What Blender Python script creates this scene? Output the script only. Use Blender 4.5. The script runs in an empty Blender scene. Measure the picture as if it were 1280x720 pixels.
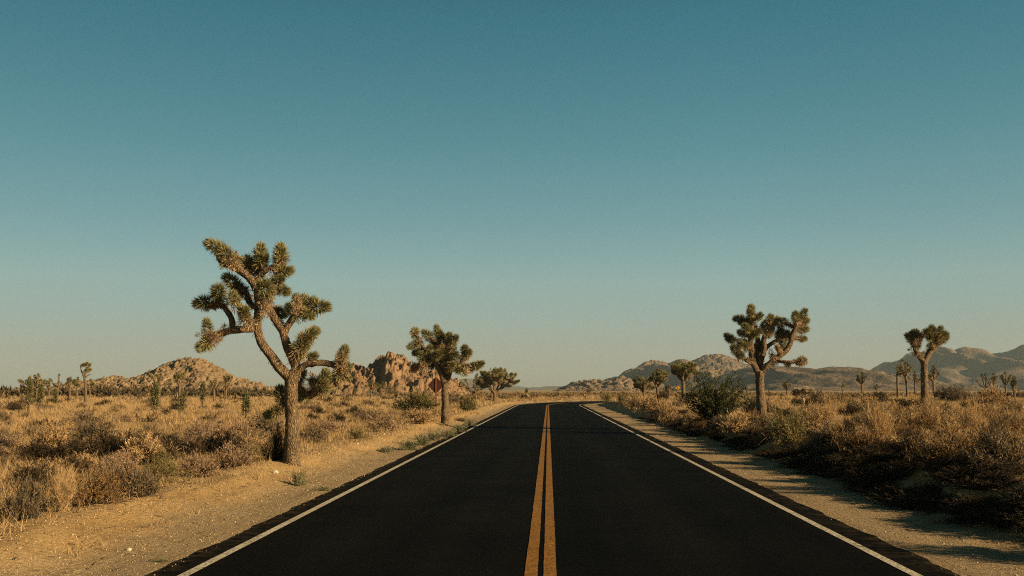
import bpy, math, random
import numpy as np
from mathutils import Vector, Matrix

rng = np.random.default_rng(11)
random.seed(11)
R = math.radians
scene = bpy.context.scene
COL = scene.collection

# ------------------------------------------------------------------ camera
F = 1244.0
PITCH = math.atan(127.0 / F)
YAW = math.atan(45.0 / F)
EYE = Vector((0.0, 0.0, 1.7))
cam_data = bpy.data.cameras.new("camera")
cam_data.sensor_width = 36.0
cam_data.lens = 36.0 * F / 1280.0
cam_data.clip_start = 0.1
cam_data.clip_end = 30000.0
cam = bpy.data.objects.new("camera", cam_data)
COL.objects.link(cam)
cam.location = EYE
cam.rotation_euler = (math.pi / 2 + PITCH, 0.0, YAW)
scene.camera = cam
CAMR = Matrix.Rotation(YAW, 3, 'Z') @ Matrix.Rotation(math.pi / 2 + PITCH, 3, 'X')


def ray(px, py):
    return CAMR @ Vector(((px - 640.0) / F, (360.0 - py) / F, -1.0))


def P(px, py, D):
    """point of the place that stands D metres down the road and shows at that spot of the photo"""
    d = ray(px, py)
    return EYE + d * (D / d.y)


# ------------------------------------------------------------------ noise
def _hash(ix, iy, seed):
    n = (ix.astype(np.int64) * 374761393 + iy.astype(np.int64) * 668265263 + seed * 1442695041) & 0x7fffffff
    n = ((n ^ (n >> 13)) * 1274126177) & 0x7fffffff
    n = ((n ^ (n >> 16)) * 1103515245) & 0x7fffffff
    return (n & 0xffffff) / float(0xffffff)


def vnoise(x, y, seed=0):
    ix = np.floor(x); iy = np.floor(y)
    fx = x - ix; fy = y - iy
    fx = fx * fx * (3 - 2 * fx); fy = fy * fy * (3 - 2 * fy)
    a = _hash(ix, iy, seed); b = _hash(ix + 1, iy, seed)
    c = _hash(ix, iy + 1, seed); d = _hash(ix + 1, iy + 1, seed)
    return (a * (1 - fx) + b * fx) * (1 - fy) + (c * (1 - fx) + d * fx) * fy


def fbm(x, y, seed=0, octv=4, gain=0.5):
    s = 0.0; a = 1.0; t = 0.0
    for o in range(octv):
        s = s + a * vnoise(x * 2 ** o + 17.3 * o, y * 2 ** o - 9.1 * o, seed + o * 7)
        t += a; a *= gain
    return s / t


def worley(x, y, seed=0):
    """distance to the nearest jittered lattice point and that point's random number"""
    ix = np.floor(x); iy = np.floor(y)
    best = np.full(x.shape, 9.0); idr = np.zeros(x.shape)
    for dx in (-1, 0, 1):
        for dy in (-1, 0, 1):
            cx = ix + dx; cy = iy + dy
            qx = cx + _hash(cx, cy, seed); qy = cy + _hash(cx, cy, seed + 5)
            d = np.hypot(x - qx, y - qy)
            m = d < best
            best = np.where(m, d, best)
            idr = np.where(m, _hash(cx, cy, seed + 9), idr)
    return best, idr


def sstep(a, b, x):
    t = np.clip((x - a) / (b - a), 0, 1)
    return t * t * (3 - 2 * t)


# ------------------------------------------------------------------ the road's line and the lie of the land
Y0, RC = 106.0, 92.0      # straight to Y0, then a bend to the right of radius RC


def lateral(x, y):
    """signed distance from the road's centre line, right positive"""
    x = np.asarray(x, float); y = np.asarray(y, float)
    r = np.hypot(x - RC, y - Y0)
    arc = RC - r
    s = np.where(y < Y0, x, np.where(x > RC, -(y - Y0 - RC), arc))
    return s


def terr(x, y):
    x = np.asarray(x, float); y = np.asarray(y, float)
    s = lateral(x, y)
    edge = (fbm(x * 0.55, y * 0.55, 3, 3) - 0.5)
    sl = -s + edge * 0.9
    left = 0.20 * sstep(4.15, 5.5, sl) + 0.05 * np.exp(-((sl - 5.45) / 0.35) ** 2)
    left = left + (fbm(x * 0.09, y * 0.09, 21, 3) - 0.45) * 0.30 * sstep(6, 14, sl)
    sr = s + edge * 0.7
    right = 0.50 * sstep(5.35, 6.75, sr) + 0.10 * sstep(6.6, 12, sr)
    right = right + (fbm(x * 0.10, y * 0.10, 31, 3) - 0.45) * 0.25 * sstep(7, 14, sr)
    z = np.where(s < 0, left, right)
    z = z + (fbm(x * 1.3, y * 1.3, 41, 3) - 0.5) * 0.07 * sstep(4.0, 5.2, np.abs(s))
    z = z + (fbm(x * 4.3, y * 4.3, 43, 3) - 0.5) * 0.05 * sstep(3.95, 4.8, np.abs(s))
    z = z - 0.03 * (1 - sstep(3.2, 4.0, np.abs(s)))
    return z


def tz(x, y):
    return float(terr(np.array([x]), np.array([y]))[0])


# ------------------------------------------------------------------ materials
def new_mat(name):
    m = bpy.data.materials.new(name)
    m.use_nodes = True
    nt = m.node_tree
    b = nt.nodes["Principled BSDF"]
    b.inputs["Roughness"].default_value = 0.9
    b.inputs["Specular IOR Level"].default_value = 0.15
    return m, nt, b


def N(nt, kind, **kw):
    n = nt.nodes.new(kind)
    for k, v in kw.items():
        if k in n.inputs:
            n.inputs[k].default_value = v
        else:
            setattr(n, k, v)
    return n


def ramp(nt, fac, stops):
    n = nt.nodes.new("ShaderNodeValToRGB")
    e = n.color_ramp.elements
    while len(e) < len(stops):
        e.new(0.5)
    for i, (p, c) in enumerate(stops):
        e[i].position = p
        e[i].color = (c[0], c[1], c[2], 1) if not isinstance(c, (int, float)) else (c, c, c, 1)
    nt.links.new(fac, n.inputs["Fac"])
    return n.outputs["Color"]


def mix(nt, fac, a, b, mode='MIX'):
    n = nt.nodes.new("ShaderNodeMix")
    n.data_type = 'RGBA'; n.blend_type = mode
    for sock, v in ((n.inputs[0], fac), (n.inputs[6], a), (n.inputs[7], b)):
        if isinstance(v, (int, float)):
            sock.default_value = v
        elif isinstance(v, tuple):
            sock.default_value = (v[0], v[1], v[2], 1)
        else:
            nt.links.new(v, sock)
    return n.outputs[2]


def objcoord(nt, scale=None):
    tc = nt.nodes.new("ShaderNodeTexCoord")
    return tc.outputs["Object"]


def noise(nt, co, scale, detail=3.0, rough=0.55):
    n = N(nt, "ShaderNodeTexNoise", Scale=scale, Detail=detail, Roughness=rough)
    nt.links.new(co, n.inputs["Vector"])
    return n.outputs["Fac"]


def voro(nt, co, scale, feature='F1', out="Distance"):
    n = nt.nodes.new("ShaderNodeTexVoronoi")
    n.feature = feature
    n.inputs["Scale"].default_value = scale
    nt.links.new(co, n.inputs["Vector"])
    return n.outputs[out]


def bump(nt, b, h, strength, dist):
    n = N(nt, "ShaderNodeBump", Strength=strength, Distance=dist)
    nt.links.new(h, n.inputs["Height"])
    nt.links.new(n.outputs["Normal"], b.inputs["Normal"])
    return n


def setmath(nt, op, a, b=None):
    n = nt.nodes.new("ShaderNodeMath"); n.operation = op
    for i, v in enumerate((a, b)):
        if v is None:
            continue
        if isinstance(v, (int, float)):
            n.inputs[i].default_value = v
        else:
            nt.links.new(v, n.inputs[i])
    return n.outputs[0]


def mat_ground():
    m, nt, b = new_mat("desert_ground")
    co = objcoord(nt)
    sand = ramp(nt, noise(nt, co, 0.9, 6, 0.6), [(0.25, (0.32, 0.20, 0.085)), (0.5, (0.40, 0.262, 0.115)), (0.78, (0.47, 0.32, 0.15))])
    a = N(nt, "ShaderNodeAttribute", attribute_name="gravel")
    grav = ramp(nt, noise(nt, co, 26.0, 4, 0.8), [(0.32, (0.14, 0.10, 0.06)), (0.5, (0.29, 0.21, 0.12)), (0.68, (0.47, 0.36, 0.21))])
    c = mix(nt, a.outputs["Fac"], sand, grav)
    v2 = N(nt, "ShaderNodeAttribute", attribute_name="plain")
    straw = ramp(nt, noise(nt, co, 0.22, 8, 0.72), [(0.32, (0.16, 0.10, 0.045)), (0.48, (0.30, 0.20, 0.09)), (0.7, (0.40, 0.27, 0.12))])
    c = mix(nt, v2.outputs["Fac"], c, straw)
    speck = ramp(nt, noise(nt, co, 60.0, 3, 0.7), [(0.36, 0.55), (0.47, 1.0), (0.62, 1.0), (0.72, 1.45)])
    c = mix(nt, 0.9, c, speck, 'MULTIPLY')
    c = mix(nt, 0.8, c, ramp(nt, noise(nt, co, 9.0, 6, 0.78), [(0.33, 0.55), (0.46, 0.98), (0.62, 1.12)]), 'MULTIPLY')
    mp = N(nt, "ShaderNodeMapping"); mp.inputs["Scale"].default_value = (4.0, 0.16, 1)
    nt.links.new(co, mp.inputs["Vector"])
    wash = ramp(nt, noise(nt, mp.outputs["Vector"], 1.0, 5, 0.7), [(0.34, 0.62), (0.47, 1.0), (0.62, 1.0), (0.72, 1.14)])
    c = mix(nt, 0.8, c, wash, 'MULTIPLY')
    nt.links.new(c, b.inputs["Base Color"])
    h = setmath(nt, 'ADD', noise(nt, co, 14.0, 6, 0.7), setmath(nt, 'MULTIPLY', noise(nt, co, 70.0, 3, 0.6), 0.35))
    bump(nt, b, h, 1.0, 0.06)
    return m


def mat_asphalt():
    m, nt, b = new_mat("asphalt")
    co = objcoord(nt)
    c = ramp(nt, noise(nt, co, 0.5, 5, 0.6), [(0.3, (0.0026, 0.0025, 0.0019)), (0.7, (0.0050, 0.0046, 0.0035))])
    sp = ramp(nt, noise(nt, co, 52.0, 4, 0.8), [(0.36, 0.35), (0.5, 0.95), (0.60, 1.7), (0.72, 3.2)])
    mp = N(nt, "ShaderNodeMapping"); mp.inputs["Scale"].default_value = (1.05, 0.012, 1)
    nt.links.new(co, mp.inputs["Vector"])
    c = mix(nt, 1.0, c, ramp(nt, noise(nt, mp.outputs["Vector"], 1.0, 3, 0.5), [(0.35, 0.7), (0.62, 1.5)]), 'MULTIPLY')
    c = mix(nt, 1.0, c, sp, 'MULTIPLY')
    ed = N(nt, "ShaderNodeAttribute", attribute_name="edge")
    dust = setmath(nt, 'MULTIPLY', setmath(nt, 'POWER', ed.outputs["Fac"], 3.0), ramp(nt, noise(nt, co, 5.0, 6, 0.75), [(0.45, 0.0), (0.75, 0.35)]))
    c = mix(nt, dust, c, (0.20, 0.13, 0.062))
    nt.links.new(c, b.inputs["Base Color"])
    b.inputs["Roughness"].default_value = 0.85
    b.inputs["Specular IOR Level"].default_value = 0.02
    bump(nt, b, noise(nt, co, 90.0, 3, 0.6), 0.5, 0.006)
    return m


def mat_paint(name, col, dark):
    m, nt, b = new_mat(name)
    co = objcoord(nt)
    w = ramp(nt, noise(nt, co, 38.0, 5, 0.8), [(0.40, 0.0), (0.57, 1.0)])
    big = ramp(nt, noise(nt, co, 2.2, 4, 0.6), [(0.3, (col[0] * .72, col[1] * .70, col[2] * .66)), (0.7, col)])
    c = mix(nt, w, dark, big)
    nt.links.new(c, b.inputs["Base Color"])
    b.inputs["Roughness"].default_value = 0.75
    bump(nt, b, noise(nt, co, 90.0, 3, 0.6), 0.4, 0.004)
    return m


def mat_bark(name, cols, scale=9.0):
    m, nt, b = new_mat(name)
    co = objcoord(nt)
    mp = N(nt, "ShaderNodeMapping"); mp.inputs["Scale"].default_value = (1, 1, 0.45)
    nt.links.new(co, mp.inputs["Vector"])
    n1 = noise(nt, mp.outputs["Vector"], scale * 1.6, 6, 0.7)
    v = voro(nt, mp.outputs["Vector"], scale * 3.1, 'DISTANCE_TO_EDGE')
    c = ramp(nt, n1, [(0.3, cols[0]), (0.5, cols[1]), (0.72, cols[2])])
    crack = ramp(nt, v, [(0.0, 0.62), (0.14, 1.0)])
    c = mix(nt, 0.8, c, crack, 'MULTIPLY')
    nt.links.new(c, b.inputs["Base Color"])
    h = setmath(nt, 'ADD', setmath(nt, 'MULTIPLY', n1, 0.6), ramp(nt, v, [(0.0, 0.0), (0.25, 1.0)]))
    bump(nt, b, h, 1.0, 0.03)
    return m


def mat_leafy(name, lo, hi, transl=0.2, objvar=0.0):
    m, nt, b = new_mat(name)
    g = nt.nodes.new("ShaderNodeNewGeometry")
    c = ramp(nt, g.outputs["Random Per Island"], [(0.0, lo), (1.0, hi)])
    if objvar:
        oi = nt.nodes.new("ShaderNodeObjectInfo")
        k = ramp(nt, oi.outputs["Random"], [(0.0, (1 - objvar, 1 - objvar, 1 - objvar)), (0.5, (1.0, 0.97, 0.92)), (1.0, (1 + objvar, 1 + objvar * .8, 1 + objvar * .6))])
        c = mix(nt, 1.0, c, k, 'MULTIPLY')
    nt.links.new(c, b.inputs["Base Color"])
    b.inputs["Roughness"].default_value = 0.7
    if transl:
        t = nt.nodes.new("ShaderNodeBsdfTranslucent")
        nt.links.new(c, t.inputs["Color"])
        mx = nt.nodes.new("ShaderNodeMixShader")
        mx.inputs[0].default_value = transl
        nt.links.new(b.outputs[0], mx.inputs[1]); nt.links.new(t.outputs[0], mx.inputs[2])
        nt.links.new(mx.outputs[0], nt.nodes["Material Output"].inputs["Surface"])
    return m


def mat_rock(name, cols, s_big, s_small, plants=0.0, pscale=1.0, bd=0.5, crack=0.0):
    m, nt, b = new_mat(name)
    co = objcoord(nt)
    c = ramp(nt, noise(nt, co, s_big, 6, 0.65), [(0.3, cols[0]), (0.52, cols[1]), (0.75, cols[2])])
    n2 = noise(nt, co, s_small, 5, 0.7)
    c = mix(nt, 0.7, c, ramp(nt, n2, [(0.3, 0.6), (0.6, 1.1)]), 'MULTIPLY')
    if plants:
        v = voro(nt, co, pscale)
        k = noise(nt, co, pscale * 0.18, 3)
        f = setmath(nt, 'MULTIPLY', ramp(nt, v, [(0.22, 1.0), (0.36, 0.0)]), ramp(nt, k, [(0.5 - plants * 0.4, 0.0), (0.6 - plants * 0.2, 1.0)]))
        c = mix(nt, f, c, (0.055, 0.05, 0.03))
    nt.links.new(c, b.inputs["Base Color"])
    bump(nt, b, n2, 1.0, bd)
    return m


def mat_plain(name, col, rough=0.5, metal=0.0, var=0.15, scale=8.0):
    m, nt, b = new_mat(name)
    co = objcoord(nt)
    c = ramp(nt, noise(nt, co, scale, 5, 0.65), [(0.3, tuple(x * (1 - var) for x in col)), (0.7, tuple(min(1, x * (1 + var)) for x in col))])
    nt.links.new(c, b.inputs["Base Color"])
    b.inputs["Roughness"].default_value = rough
    b.inputs["Metallic"].default_value = metal
    return m


M = {}
M['ground'] = mat_ground()
M['asphalt'] = mat_asphalt()
M['white'] = mat_paint("white_road_paint", (0.660, 0.586, 0.458), (0.106, 0.091, 0.069))
M['yellow'] = mat_paint("yellow_road_paint", (0.37, 0.160, 0.014), (0.042, 0.027, 0.011))
M['bark'] = mat_bark("joshua_bark", [(0.076, 0.050, 0.028), (0.180, 0.121, 0.069), (0.295, 0.210, 0.124)])
M['bark_far'] = mat_bark("joshua_bark_weathered", [(0.085, 0.058, 0.034), (0.162, 0.111, 0.066), (0.246, 0.174, 0.106)], 5.0)
M['leaf'] = mat_leafy("joshua_leaf", (0.068, 0.072, 0.026), (0.33, 0.30, 0.140), 0.12, 0.2)
M['leaf_far'] = mat_leafy("joshua_leaf_sunburnt", (0.085, 0.080, 0.030), (0.19, 0.165, 0.065), 0.15, 0.15)
M['leaf_young'] = mat_leafy("young_joshua_leaf", (0.071, 0.078, 0.024), (0.142, 0.135, 0.055), 0.15, 0.1)
M['dead'] = mat_leafy("dead_joshua_leaf", (0.15, 0.095, 0.05), (0.40, 0.28, 0.155), 0.15)
M['grass'] = mat_leafy("dry_grass", (0.235, 0.152, 0.070), (0.44, 0.30, 0.148), 0.25)
M['tan'] = mat_leafy("tan_twig", (0.276, 0.181, 0.087), (0.502, 0.345, 0.176), 0.2, 0.16)
M['pink'] = mat_leafy("pinkish_tan_twig", (0.20, 0.13, 0.08), (0.36, 0.25, 0.16), 0.2, 0.15)
M['grey'] = mat_leafy("grey_brown_twig", (0.093, 0.068, 0.041), (0.230, 0.170, 0.102), 0.15, 0.2)
M['dark'] = mat_leafy("dark_shaded_twig", (0.020, 0.014, 0.008), (0.063, 0.044, 0.024), 0.1, 0.2)  # dark twigs, lowered further so the bushes' shade sits in the colour
M['rust'] = mat_leafy("rust_twig", (0.13, 0.075, 0.030), (0.27, 0.165, 0.068), 0.2, 0.15)
M['olive'] = mat_leafy("olive_twig", (0.10, 0.09, 0.03), (0.21, 0.17, 0.06), 0.2, 0.15)
M['green'] = mat_leafy("creosote_leaf", (0.028, 0.036, 0.013), (0.075, 0.080, 0.028), 0.12, 0.15)
M['olivebush'] = mat_leafy("olive_bush_leaf", (0.055, 0.055, 0.018), (0.16, 0.14, 0.05), 0.15, 0.12)
M['weed'] = mat_leafy("grey_green_weed", (0.10, 0.105, 0.055), (0.20, 0.195, 0.11), 0.2, 0.15)
M['bleached'] = mat_leafy("bleached_twig", (0.33, 0.27, 0.19), (0.58, 0.48, 0.35), 0.1)
M['scrub'] = mat_leafy("far_scrub", (0.08, 0.055, 0.028), (0.24, 0.16, 0.075), 0.15)
M['scrub_dark'] = mat_leafy("far_dark_scrub", (0.045, 0.033, 0.016), (0.125, 0.085, 0.04), 0.1)
M['boulder'] = mat_rock("boulder_rock", [(0.123, 0.081, 0.046), (0.191, 0.129, 0.072), (0.246, 0.175, 0.099)], 0.14, 0.9, 0.25, 0.35, 0.35)
M['outcrop'] = mat_rock("outcrop_rock", [(0.121, 0.072, 0.038), (0.193, 0.119, 0.065), (0.257, 0.165, 0.091)], 0.14, 0.9, 0.25, 0.35, 0.35)
M['hill'] = mat_rock("hill_rock", [(0.100, 0.069, 0.043), (0.153, 0.107, 0.069), (0.198, 0.142, 0.095)], 0.012, 0.09, 0.55, 0.12, 4.0)
M['hill_far'] = mat_rock("far_hill_rock", [(0.101, 0.080, 0.064), (0.142, 0.115, 0.091), (0.183, 0.150, 0.120)], 0.006, 0.03, 0.4, 0.05, 8.0)
M['pebble'] = mat_leafy("pebble_stone", (0.12, 0.08, 0.04), (0.52, 0.38, 0.22), 0.0)
M['stone'] = mat_plain("pale_stone", (0.434, 0.371, 0.280), 0.85, 0, 0.12, 14.0)
M['sign_back'] = mat_plain("brown_sign_back", (0.037, 0.011, 0.006), 0.6, 0.0, 0.25, 7.0)
M['sign_post'] = mat_plain("rusty_post", (0.127, 0.036, 0.017), 0.7, 0.0, 0.25, 9.0)
M['sign_face'] = mat_plain("amber_sign_face", (0.468, 0.216, 0.012), 0.45, 0.0, 0.08, 5.0)
M['black'] = mat_plain("black_sign_ink", (0.012, 0.012, 0.012), 0.5)
M['steel'] = mat_plain("galvanised_steel", (0.35, 0.33, 0.30), 0.5, 0.5)


# ------------------------------------------------------------------ mesh building
class MB:
    def __init__(self):
        self.v = []; self.f = []; self.m = []; self.n = 0

    def add(self, verts, faces, mi=0):
        verts = np.asarray(verts, float).reshape(-1, 3)
        self.v.append(verts)
        for f in faces:
            self.f.append([i + self.n for i in f]); self.m.append(mi)
        self.n += len(verts)

    def quads(self, V, mi=0):
        """V: (k, 4, 3) loose quads"""
        k = len(V)
        self.v.append(V.reshape(-1, 3))
        base = np.arange(k) * 4 + self.n
        self.f.extend(np.stack([base, base + 1, base + 2, base + 3], 1).tolist())
        self.m.extend([mi] * k)
        self.n += 4 * k

    def tris(self, V, mi=0):
        k = len(V)
        self.v.append(V.reshape(-1, 3))
        base = np.arange(k) * 3 + self.n
        self.f.extend(np.stack([base, base + 1, base + 2], 1).tolist())
        self.m.extend([mi] * k)
        self.n += 3 * k

    def mesh(self, name, mats, smooth=False):
        me = bpy.data.meshes.new(name)
        me.from_pydata(np.concatenate(self.v).tolist(), [], self.f)
        for mt in mats:
            me.materials.append(mt)
        me.polygons.foreach_set("material_index", np.array(self.m, dtype=np.int32))
        if smooth:
            me.polygons.foreach_set("use_smooth", np.ones(len(self.f), dtype=bool))
        me.update()
        return me

    def build(self, name, mats, parent=None, smooth=False):
        return link(name, self.mesh(name, mats, smooth), parent)


def link(name, data, parent=None, loc=None):
    o = bpy.data.objects.new(name, data)
    COL.objects.link(o)
    if parent is not None:
        o.parent = parent
    if loc is not None:
        o.location = loc
    return o


def fast_mesh(name, verts, nper, mat):
    """a mesh of loose polygons with nper corners each, made straight from an array"""
    me = bpy.data.meshes.new(name)
    nv = len(verts); nf = nv // nper
    me.vertices.add(nv); me.loops.add(nv); me.polygons.add(nf)
    me.vertices.foreach_set("co", np.ascontiguousarray(verts, dtype=np.float32).ravel())
    me.loops.foreach_set("vertex_index", np.arange(nv, dtype=np.int32))
    me.polygons.foreach_set("loop_start", np.arange(0, nv, nper, dtype=np.int32))
    me.materials.append(mat)
    me.update(calc_edges=True)
    return me


def grid_mesh(name, X, Y, Z, mat, smooth=True):
    ny, nx = X.shape
    v = np.stack([X, Y, Z], -1).reshape(-1, 3)
    i = np.arange((ny - 1) * (nx - 1))
    r, c = i // (nx - 1), i % (nx - 1)
    a = r * nx + c
    q = np.stack([a, a + 1, a + nx + 1, a + nx], 1).astype(np.int32)
    me = bpy.data.meshes.new(name)
    me.vertices.add(len(v)); me.loops.add(q.size); me.polygons.add(len(q))
    me.vertices.foreach_set("co", v.astype(np.float32).ravel())
    me.loops.foreach_set("vertex_index", q.ravel())
    me.polygons.foreach_set("loop_start", np.arange(0, q.size, 4, dtype=np.int32))
    me.polygons.foreach_set("use_smooth", np.full(len(q), smooth, dtype=bool))
    me.materials.append(mat)
    me.update(calc_edges=True)
    return me


def tag(o, label=None, cat=None, group=None, kind=None):
    if label: o['label'] = label
    if cat: o['category'] = cat
    if group: o['group'] = group
    if kind: o['kind'] = kind
    return o


def empty(name, loc):
    o = bpy.data.objects.new(name, None)
    o.empty_display_size = 0.2
    COL.objects.link(o)
    o.location = loc
    return o


def spline(pts, rad, step):
    """Catmull-Rom through points (with radii), resampled about every step metres"""
    pts = [np.array(p, float) for p in pts]
    ext = [2 * pts[0] - pts[1]] + pts + [2 * pts[-1] - pts[-2]]
    op, orr = [], []
    for i in range(len(pts) - 1):
        p0, p1, p2, p3 = ext[i:i + 4]
        n = max(2, int(np.linalg.norm(p2 - p1) / step))
        for k in range(n):
            t = k / n
            op.append(0.5 * (2 * p1 + (p2 - p0) * t + (2 * p0 - 5 * p1 + 4 * p2 - p3) * t * t + (3 * p1 - p0 - 3 * p2 + p3) * t ** 3))
            orr.append(rad[i] * (1 - t) + rad[i + 1] * t)
    op.append(pts[-1]); orr.append(rad[-1])
    return np.array(op), np.array(orr)


def tube(mb, pts, rad, sides=12, step=0.06, rough=0.12, seed=0, mi=0, cap=True):
    op, orr = spline(pts, rad, step)
    n = len(op)
    tang = np.gradient(op, axis=0)
    tang /= np.linalg.norm(tang, axis=1)[:, None] + 1e-9
    ref = np.array([0.31, 0.95, 0.05])
    rows = []
    a = np.linspace(0, 2 * math.pi, sides, endpoint=False)
    L = np.concatenate([[0], np.cumsum(np.linalg.norm(np.diff(op, axis=0), axis=1))])
    for i in range(n):
        u = np.cross(tang[i], ref); u /= np.linalg.norm(u) + 1e-9
        w = np.cross(tang[i], u)
        k = 1 + rough * 2 * (vnoise(np.cos(a) * 1.6 + 5, np.sin(a) * 1.6 + L[i] * 5 + seed * 3.1, seed) - 0.5) \
            + rough * 1.5 * (vnoise(a * 2.2, np.full(sides, L[i] * 14 + seed), seed + 2) - 0.5)
        rr = orr[i] * k
        rows.append(op[i] + np.cos(a)[:, None] * u * rr[:, None] + np.sin(a)[:, None] * w * rr[:, None])
    V = np.concatenate(rows)
    faces = []
    for i in range(n - 1):
        for j in range(sides):
            j2 = (j + 1) % sides
            faces.append((i * sides + j, i * sides + j2, (i + 1) * sides + j2, (i + 1) * sides + j))
    if cap:
        V = np.concatenate([V, op[-1:] + tang[-1:] * orr[-1] * 0.6])
        e = len(V) - 1
        for j in range(sides):
            faces.append(((n - 1) * sides + j, (n - 1) * sides + (j + 1) % sides, e))
    mb.add(V, faces, mi)
    return op, orr, tang


def unit(v):
    return v / (np.linalg.norm(v, axis=-1, keepdims=True) + 1e-9)


def leaf_quads(base, d, length, width, r):
    """pointed blades: base points, directions, lengths -> (k,4,3)"""
    side = unit(np.cross(d, unit(r.normal(size=d.shape))))
    w = width[:, None] if np.ndim(width) else width
    mid = base + d * length[:, None] * 0.35
    tip = base + d * length[:, None]
    return np.stack([base - side * w * 0.25, mid - side * w * 0.5, tip, mid + side * w * 0.5][0:4], 1)


def thatch(mb, op, orr, tang, dens, r, l0, l1, frm, mi):
    """dead leaves lying back along a limb's upper length"""
    n = int(dens * len(op))
    if n < 1:
        return
    i0 = int(len(op) * frm)
    idx = r.integers(i0, len(op), n)
    d0 = unit(r.normal(size=(n, 3)))
    t = tang[idx]
    d0 = unit(d0 - t * np.sum(d0 * t, 1)[:, None])
    base = op[idx] + d0 * orr[idx][:, None] * 0.9
    d = unit(d0 * r.uniform(0.25, 0.9, (n, 1)) - t * 0.8 + np.array([0, 0, -0.25]))
    mb.quads(leaf_quads(base, d, r.uniform(l0, l1, n), np.full(n, 0.016), r), mi)


# ------------------------------------------------------------------ Joshua trees
def rosette(mb, seed, n=380, L=0.36, rl=0.25, dead=150, wid=0.018, origin=(0, 0, 0), axis=None, scale=1.0, mi_green=0, mi_dead=1, skirt=0.3):
    r = np.random.default_rng(seed)
    t = r.uniform(0, 1, n) ** 0.8
    th = np.radians(105 - 95 * t + r.normal(0, 13, n))
    ph = r.uniform(0, 2 * math.pi, n)
    rad = np.stack([np.cos(ph), np.sin(ph), np.zeros(n)], 1)
    d = rad * np.sin(th)[:, None] + np.array([0, 0, 1.0]) * np.cos(th)[:, None]
    base = rad * 0.045 + np.array([0, 0, 1.0]) * (t * L)[:, None]
    ln = rl * r.uniform(0.8, 1.12, n) * (1.0 - 0.18 * t)
    g = leaf_quads(base, d, ln, np.full(n, wid), r)
    t2 = r.uniform(0, 1, dead)
    th2 = np.radians(r.uniform(100, 165, dead))
    ph2 = r.uniform(0, 2 * math.pi, dead)
    rad2 = np.stack([np.cos(ph2), np.sin(ph2), np.zeros(dead)], 1)
    d2 = rad2 * np.sin(th2)[:, None] + np.array([0, 0, 1.0]) * np.cos(th2)[:, None]
    base2 = rad2 * r.uniform(0.05, 0.10, (dead, 1)) + np.array([0, 0, 1.0]) * (-skirt + (skirt + 0.12) * t2)[:, None]
    q = leaf_quads(base2, d2, rl * r.uniform(0.5, 0.9, dead), np.full(dead, wid), r)
    if axis is not None:
        ax = Vector(axis).normalized()
        rot = np.array(Vector((0, 0, 1)).rotation_difference(ax).to_matrix())
        g = g @ rot.T; q = q @ rot.T
    g = g * scale + np.array(origin); q = q * scale + np.array(origin)
    mb.quads(g, mi_green); mb.quads(q, mi_dead)


ROS = []
for k in range(6):
    mb = MB()
    rosette(mb, 100 + k, n=500 + 40 * (k % 3), L=0.24 + 0.05 * (k % 3), rl=.225, wid=.0155, dead=110 + 40 * (k % 2), skirt=.24)
    ROS.append(mb.mesh("leaf_cluster", [M['leaf'], M['dead']]))
ROSDEAD = []
for k in range(3):
    mb = MB()
    rosette(mb, 140 + k, n=60, L=0.28, rl=0.16, dead=360, skirt=0.42)
    ROSDEAD.append(mb.mesh("leaf_cluster", [M['leaf'], M['dead']]))


def put_cluster(root, p, d, s, r, dead=False):
    me = (ROSDEAD if dead else ROS)[int(r.integers(0, 3 if dead else 6))]
    o = bpy.data.objects.new("leaf_cluster", me)
    COL.objects.link(o)
    o.parent = root
    o.location = Vector(p) - root.location
    q = Vector((0, 0, 1)).rotation_difference(Vector(d).normalized())
    o.rotation_mode = 'QUATERNION'
    spin = Matrix.Rotation(float(r.uniform(0, 6.28)), 3, 'Z').to_quaternion()
    o.rotation_quaternion = q @ spin
    o.scale = (s, s, s)
    if dead:
        o['label'] = "withered leaf cluster with hanging dead leaves"
    return o


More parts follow.
